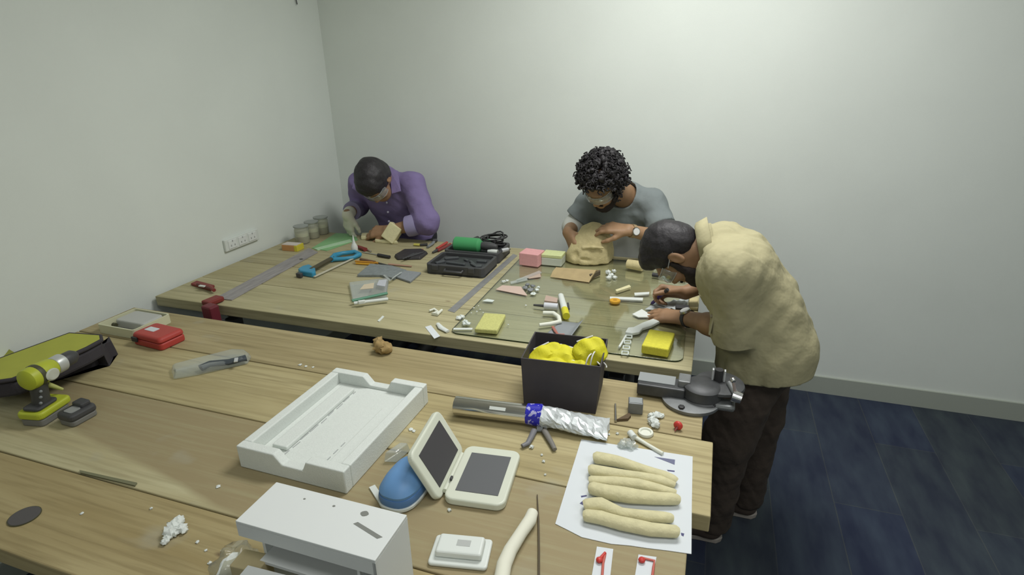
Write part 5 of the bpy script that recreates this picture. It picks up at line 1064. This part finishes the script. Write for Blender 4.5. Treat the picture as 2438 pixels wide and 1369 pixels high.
# pliers under the roll
tool('pliers', 'grey pliers with two curved handles sticking out under the foil roll', 'pliers', [('handle', [(1272, 1025), (1264, 1042), (1256, 1056), (1243, 1062)], [.009, .008, .007, .006], mat('grey_blue_grip', (.17, .17, .18), .5), .8), ('handle', [(1296, 1025), (1306, 1042), (1314, 1056), (1321, 1070)], [.009, .008, .007, .006], mat('grey_grip', (.19, .18, .16), .5), .8), ('pivot', [(1278, 1020), (1292, 1020)], .012, grey_m, .6)])
# black box with masks
t = (fr := Fr((1247, 964), (1414, 986), T)).thing('storage_box', 'open black cardboard box at the back edge of the near workbench', 'box')
L_, W_, H_ = .208, .165, .155; mb = MB(); fl_ = 1.05
def wall4(mb, th=.004):
    b0, b1 = rectp(0, 0, L_, W_), rectp(-.006, -.004, L_ + .010, W_ + .006); i0, i1 = rectp(th, th, L_ - th, W_ - th), rectp(-.006 + th, -.004 + th, L_ + .010 - th, W_ + .006 - th); n = 4
    vs = [(*p, .0006) for p in b0] + [(*p, H_) for p in b1] + [(*p, .005) for p in i0] + [(*p, H_) for p in i1]
    mb.add(vs, [(k, (k + 1) % n, n + (k + 1) % n, n + k) for k in range(n)] + [(2 * n + (k + 1) % n, 2 * n + k, 3 * n + k, 3 * n + (k + 1) % n) for k in range(n)] + [(n + k, n + (k + 1) % n, 3 * n + (k + 1) % n, 3 * n + k) for k in range(n)] + [(3, 2, 1, 0), (8, 9, 10, 11)])
wall4(mb); mb.build('box_shell', mat('black_card', (.056, .050, .053), .7, var=.08, vscale=20), t, bevel=.001)
bfr = fr
strap_m = mat('white_elastic', (.75, .76, .72), .7)
def mask_thing(lb, loc, rot, sx=1.0, straps=()):
    m = thing('dust_mask', lb, 'mask', bfr.o + Vector((bfr.c * loc[0] - bfr.s * loc[1], bfr.s * loc[0] + bfr.c * loc[1], loc[2])), 0, 'yellow masks in the black box'); m.rotation_euler = (rot[0], rot[1], rot[2] + bfr.rz)
    mb = MB(); nx, ny = 14, 10; vs = []
    for j in range(ny + 1):
        for i in range(nx + 1):
            u, v = i / nx * 2 - 1, j / ny * 2 - 1; rr = max(0.0, 1 - u * u * .98) ** .5
            vs.append((u * .062 * sx, v * .042 * (0.35 + .65 * rr), .030 * rr * (1 - .55 * abs(v)) + .003 * math.sin(7 * u + 3 * v)))
    mb.add(vs, [(j * (nx + 1) + i, j * (nx + 1) + i + 1, (j + 1) * (nx + 1) + i + 1, (j + 1) * (nx + 1) + i) for j in range(ny) for i in range(nx)])
    o = mb.build('shell', yel, m, smooth=40); o.modifiers.new('t', 'SOLIDIFY').thickness = .004
    MB().box((0, 0.041, .010), (.05, .004, .006)).build('nose_clip', strap_m, m, bevel=.001)
    for s_ in straps: MB().tube(s_, .0022, 6).build('strap', strap_m, m, smooth=180)
    return m
loop = lambda cx, cy, cz, r, t1=(1, 0, 0), t2=(0, 0, 1), a0=-20, a1=230: [Vector((cx, cy, cz)) + Vector(t1) * r * math.cos(math.radians(a0 + (a1 - a0) * k / 16)) + Vector(t2) * r * 1.15 * math.sin(math.radians(a0 + (a1 - a0) * k / 16)) for k in range(17)]
mask_thing('yellow dust mask standing up at the left side inside the black box', (.052, .085, .112), (.75, -.35, .5), .92)
mask_thing('large yellow dust mask in the middle of the black box, domed upwards', (.100, .085, .116), (.45, .10, -.15), 1.0, [loop(.062, .01, .012, .026, (.8, .3, 0), (0, .4, .9))])
mask_thing('yellow dust mask poking up over the right rim of the black box', (.176, .088, .146), (.9, -.35, .3), .78, [loop(.02, -.04, .0, .022, (.4, -.7, .2), (.2, .2, -.9), 0, 280)])
mask_thing('yellow dust mask lying low at the front of the black box', (.078, .046, .108), (-.10, .05, .12), .92, [loop(.050, -.005, .012, .016, (.7, -.5, 0), (.3, .3, .8), 0, 300)])
mask_thing('yellow dust mask at the front right inside the black box', (.150, .052, .108), (.1, .0, -.1), .72, [loop(.03, .01, .02, .024, (.3, .9, 0), (0, .1, 1), 0, 320), loop(.040, .02, .02, .028, (.2, .9, .1), (0, .1, 1), 30, 330)])
# paper with carved limbs
t = (fr := Fr((1325, 1250), (1648, 1318), T)).thing('paper_sheet', 'white paper sheet with torn front edge at the right end of the near workbench', 'paper')
pp_ = fr.poly([(1322, 1248), (1350, 1262), (1385, 1280), (1420, 1288), (1455, 1296), (1500, 1300), (1540, 1306), (1590, 1312), (1646, 1320), (1647, 1200), (1649, 1088), (1520, 1068), (1384, 1047), (1355, 1140)])
MB().prism(pp_, .0005, .0016).build('sheet', paper_m, t)
MB().prism(fr.poly([(1558, 1089), (1607, 1096), (1606, 1108)]), .0016, .0021).build('navy_triangle', mat('slate_print', (.14, .15, .24), .6), t); mb = MB(); mb.prism(fr.poly([(1588, 1120), (1606, 1122), (1606, 1125), (1590, 1123)]), .0016, .002); mb.prism(fr.poly([(1621, 1270), (1629, 1272), (1627, 1279), (1622, 1276)]), .0016, .002); mb.prism(fr.poly([(1383, 1182), (1397, 1180), (1397, 1183), (1384, 1186)]), .0016, .002); mb.prism(fr.poly([(1380, 1200), (1390, 1192), (1388, 1204)]), .0016, .002)
mb.build('print_mark', navy, t)
arm_m = mat('carved_yellow_foam', (.60, .56, .34), .85, var=.07, vscale=50, bump=.2, bscale=120)
limbs = [('topmost carved yellow foam limb on the white paper, tapering to the right', [(1420, 1088), (1470, 1096), (1530, 1112), (1580, 1128), (1608, 1140)], [.017, .015, .013, .013, .012], 1),
 ('second carved yellow foam limb from the top of the white paper', [(1408, 1117), (1460, 1124), (1520, 1130), (1570, 1140), (1604, 1147)], [.015, .015, .013, .013, .010], 0),
 ('third carved yellow foam limb, partly tucked under the one below it', [(1408, 1140), (1460, 1144), (1520, 1150), (1575, 1160), (1606, 1166)], [.013, .015, .014, .012, .010], 0),
 ('widest carved yellow foam limb in the middle of the white paper', [(1410, 1160), (1450, 1172), (1500, 1180), (1560, 1184), (1613, 1185)], [.017, .018, .019, .017, .014], 1),
 ('second carved yellow foam limb from the bottom of the paper, wavy', [(1396, 1200), (1430, 1200), (1480, 1216), (1540, 1226), (1598, 1228)], [.015, .017, .013, .014, .012], 0),
 ('bottommost carved yellow foam limb on the white paper, near the torn edge', [(1396, 1224), (1430, 1230), (1480, 1244), (1550, 1258), (1610, 1262)], [.014, .017, .016, .015, .015], 1)]
for k, (lb, px_, rs, sh) in enumerate(limbs):
    f_ = Fr(px_[0], None, T + .0018, rz=0); pts = [f_.l(p[0], p[1], .016) for p in px_]; den = []; rr = []
    for i in range(len(pts) - 1):
        for s_ in range(4): u = s_ / 4; den.append(pts[i].lerp(pts[i + 1], u)); rr.append((rs[i] * (1 - u) + rs[i + 1] * u) * (1.0 + .05 * math.sin(2.1 * i + s_ * .5 + k * 1.7)))
    den.append(pts[-1]); rr.append(rs[-1] * .95); den = [pts[0] - (pts[1] - pts[0]).normalized() * .004] + den + [pts[-1] + (pts[-1] - pts[-2]).normalized() * .003]; rr = [rr[0] * .86] + rr + [rr[-1] * .86]
    for i, r__ in enumerate(rr): den[i].z = r__ * .8 + .0006
    o = put(MB().tube(den, rr, 16, .8, up=(0, 0, 1)).build('foam_limb', arm_m, smooth=60), f_); tag(o, lb, 'foam limb', 'carved foam limbs on the paper')
# white curved foam rod, thin rod, white plastic part
rod('foam_rod', 'cream white curved foam rod at the front edge right of the plastic cover', 'foam rod', mat('cream_foam', (.72, .72, .60), .8), [(1268, 1220), (1262, 1238), (1240, 1270), (1215, 1310), (1200, 1345), (1190, 1400)], [.012, .014, .013, .014, .015, .015], n=16)
rod('skewer', 'thin dark skewer lying right of the curved foam rod', 'skewer', mat('dark_brown_wood', (.09, .07, .04), .6), [(1279, 1178), (1282, 1240), (1283, 1310), (1283, 1400)], [.0012, .0022, .0024, .0024])
t = (fr := Fr((1022, 1345), (1150, 1358), T)).thing('plastic_cover', 'white stepped plastic cover with square recess at the front edge of the near workbench', 'cover'); L = fr.l(1160, 1358)[0]
MB().prism(rectp(-.003, -.004, L, .072, .008), .0006, .010).build('base_plate', white_pl, t, bevel=.004, seg=3); MB().prism(rectp(.008, .010, L - .012, .062, .006), .010, .026, .04).build('raised_block', white_pl, t, bevel=.005, seg=3)
MB().prism(rectp(L * .42, .030, L * .66, .046), .0256, .0264).build('recess', mat('grey_white_recess', (.42, .44, .42), .6), t)
# cards with red pins
for lb, pl_, pin, wire in (('white card with red bent wire shape like a one at the front right edge', [(1421, 1303), (1460, 1309), (1450, 1400), (1404, 1400)], (1427, 1333), [(1441, 1318), (1436, 1340), (1434, 1368), (1432, 1396)]), ('white card with red pin and corner shaped red wire at the front right edge', [(1520, 1322), (1563, 1328), (1548, 1400), (1507, 1400)], (1528, 1333), [(1532, 1329), (1558, 1335), (1556, 1350), (1550, 1396)])):
    t = (fr := Fr(pl_[0], pl_[1], T)).thing('white_card', lb, 'card'); MB().prism(fr.poly(pl_), .0005, .0022).build('card', paper_m, t); MB().blob(fr.l(*pin, .007), (.007, .007, .005), .05, 14, 8).build('red_pin', mat('bright_red', (.55, .05, .04), .4), t, smooth=180)
    MB().tube([fr.l(*p_, .0045) for p_ in wire], .0026, 8, .8).build('red_wire', mat('salmon_red', (.50, .12, .09), .5), t, smooth=60)
    if pin[0] < 1500: MB().tube([fr.l(1427, 1333, .0055), fr.l(1441, 1316, .0055)], [.004, .003], 8).build('red_flag', mat('bright_red', (.55, .05, .04), .4), t, smooth=60)
# small things by the vise
t = (fr := Fr((1495, 985), (1530, 988), T)).thing('metal_cube', 'small grey metal cube on the near workbench left of the vise', 'cube'); MB().box((.020, .016, .018), (.040, .034, .035)).build('cube', iron_l, t, bevel=.002); MB().box((.020, .016, .0362), (.034, .028, .0006)).build('top_face', mat('pale_iron', (.28, .30, .30), .5), t)
rod('drill_bit', 'bright steel drill bit right of the foil roll', 'drill bit', steel, [(1466, 1003), (1465, 962)], [.0035, .0025])
flat('wood_wedge', 'small dark brown wedge right of the steel drill bit', 'wedge', mat('dark_wedge', (.11, .075, .04), .8), [(1468, 1004), (1498, 988), (1502, 994), (1495, 1002)], .008)
crumbs('foam_scrap', 'white crumbled foam scraps heaped left of the red pin', 'scrap', white_foam, [(1552, 990, .010), (1563, 988, .012), (1575, 990, .008), (1556, 1003, .013), (1562, 1011, .012), (1550, 1006, .008), (1548, 991, .007)], T)
t = (fr := Fr((1537, 1033), None, T, rz=.2)).thing('plastic_ring', 'oval white plastic ring in front of the foam scraps', 'ring'); MB().lathe([(.013, .0006), (.020, .0006), (.021, .004), (.019, .008), (.014, .008), (.012, .004)], n=32).build('ring', mat('ivory_plastic', (.70, .72, .62), .5), t, smooth=60); MB().lathe([(.0125, .001), (.0123, .0025)], n=24).build('inner_disc', mat('milky_plastic', (.66, .72, .68), .35), t)
t = (fr := Fr((1616, 1020), (1607, 1029), T)).thing('push_pin', 'red round headed push pin near the right end of the near workbench', 'pin'); MB().lathe([(.006, 0), (.012, .003), (.0125, .008), (.009, .012)], (0, 0, .0125), 20, Matrix.Rotation(math.pi / 2, 3, 'Y')).build('pin_head', mat('bright_red', (.55, .05, .04), .4), t, smooth=50); MB().tube([(.010, 0, .010), (.024, 0, .004)], [.004, .0012], 8).build('pin_shaft', mat('dark_red_grip', (.22, .04, .04), .5), t)
t = (fr := Fr((1500, 1045), (1575, 1080), T)).thing('plastic_stick', 'white plastic stick with round fitting behind the paper sheet', 'stick'); MB().tube([fr.l(1510, 1040, .007), fr.l(1540, 1058, .006), fr.l(1578, 1080, .006)], [.006, .005, .005], 10).build('stick', mat('ivory_plastic', (.70, .72, .62), .5), t, smooth=60)
MB().tube([fr.l(1500, 1030, .010), fr.l(1510, 1042, .010)], .009, 12).build('end_fitting', white_pl, t, smooth=60)
crumbs('plastic_scrap', 'clear crumpled fitting left of the white plastic stick', 'scrap', hazyp, [(1490, 1055, .016, .6), (1503, 1060, .014, .6), (1480, 1060, .011, .6)], T)
tag(crumbs('foam_crumbs', None, None, white_foam, [(1470, 1032, .004), (1294, 1098, .004), (1298, 1130, .003), (1290, 1083, .003), (978, 1022, .006, .4), (985, 1026, .005, .4), (715, 868, .006, .3), (728, 872, .005, .3), (745, 874, .004, .3), (1266, 1064, .006), (1070, 1214, .004), (1448, 1022, .004), (1450, 1034, .003), (640, 1180, .003), (520, 1158, .005, .3), (470, 1290, .004, .4), (490, 1310, .003, .4), (500, 1340, .004, .4), (360, 1210, .003), (195, 1222, .004, .3)], T), 'fine white foam crumbs scattered over the near workbench', 'crumbs', kind='stuff')
# bench vise at the back right corner
t = thing('bench_vise', 'dark iron bench vise mounted at the back right corner of the near workbench', 'vise', (.005, 1.525, T)); q0 = t.location
def vw(px, py, y): return PY(px, py, y) - q0
MB().lathe([(.080, .0006), (.082, .004), (.082, .012), (.060, .016)], (0, 0, 0), 36).build('swivel_base', iron_l, t, smooth=40)
for a in (-1.9, -.4, 1.2, 2.8): MB().lathe([(.009, .012), (.009, .019), (.006, .020)], (.068 * math.cos(a), .068 * math.sin(a), 0), 6).build('bolt', black_m, t)
MB().box((.085, -.010, .012), (.070, .045, .020)).build('lock_lug', iron_l, t, bevel=.008)
MB().lathe([(.058, .016), (.050, .022), (.046, .034)], (.03, .01, 0), 30).build('pedestal', iron, t, smooth=40)
MB().box((-.085, .012, .026), (.135, .065, .036)).build('moving_jaw', iron, t, bevel=.004); MB().box((-.100, .022, .0455), (.105, .050, .003)).build('jaw_plate', mat('pale_iron', (.28, .30, .30), .5), t)
MB().box((-.022, .022, .046), (.034, .050, .034)).build('fixed_jaw', iron_l, t, bevel=.003); MB().lathe([(.05, .016), (.056, .022), (.054, .050), (.044, .058)], (.03, .012, 0), 30).build('body', iron, t, smooth=40)
MB().lathe([(.062, 0), (.070, .003), (.068, .010), (.035, .016)], (.075, .045, .040), 32).build('anvil_disc', iron, t, smooth=40)
MB().tube([(.070, .045, .05), (.070, .045, .092)], .012, 14).build('post', black_m, t, smooth=40)
for s_ in (-1, 1): MB().box((.070 + s_ * .016, .045, .074), (.005, .012, .036)).build('post_glint', mat('pale_metal', (.6, .62, .63), .4, .4), t, bevel=.001)  # glints on both sides of the post, put in as pale strips
sp, se = Vector((.10, .03, .06)), vw(1755, 943, 1.50); MB().tube([sp, se], .009, 12).build('screw', iron_l, t, smooth=60)
MB().tube([se + Vector((-.012, 0, 0)), se + Vector((.012, -.004, -.004))], [.017, .015], 16).build('screw_head', mat('bright_chrome', (.72, .72, .72), .2, .9), t, smooth=40)
MB().tube([se + Vector((-.004, 0, .0)), vw(1746, 908, 1.50)], .0045, 10).build('handle_bar', mat('pinkish_steel', (.5, .42, .40), .35, .5), t, smooth=60); MB().blob(vw(1745, 905, 1.50), .008, 0).build('handle_knob', steel, t, smooth=180)
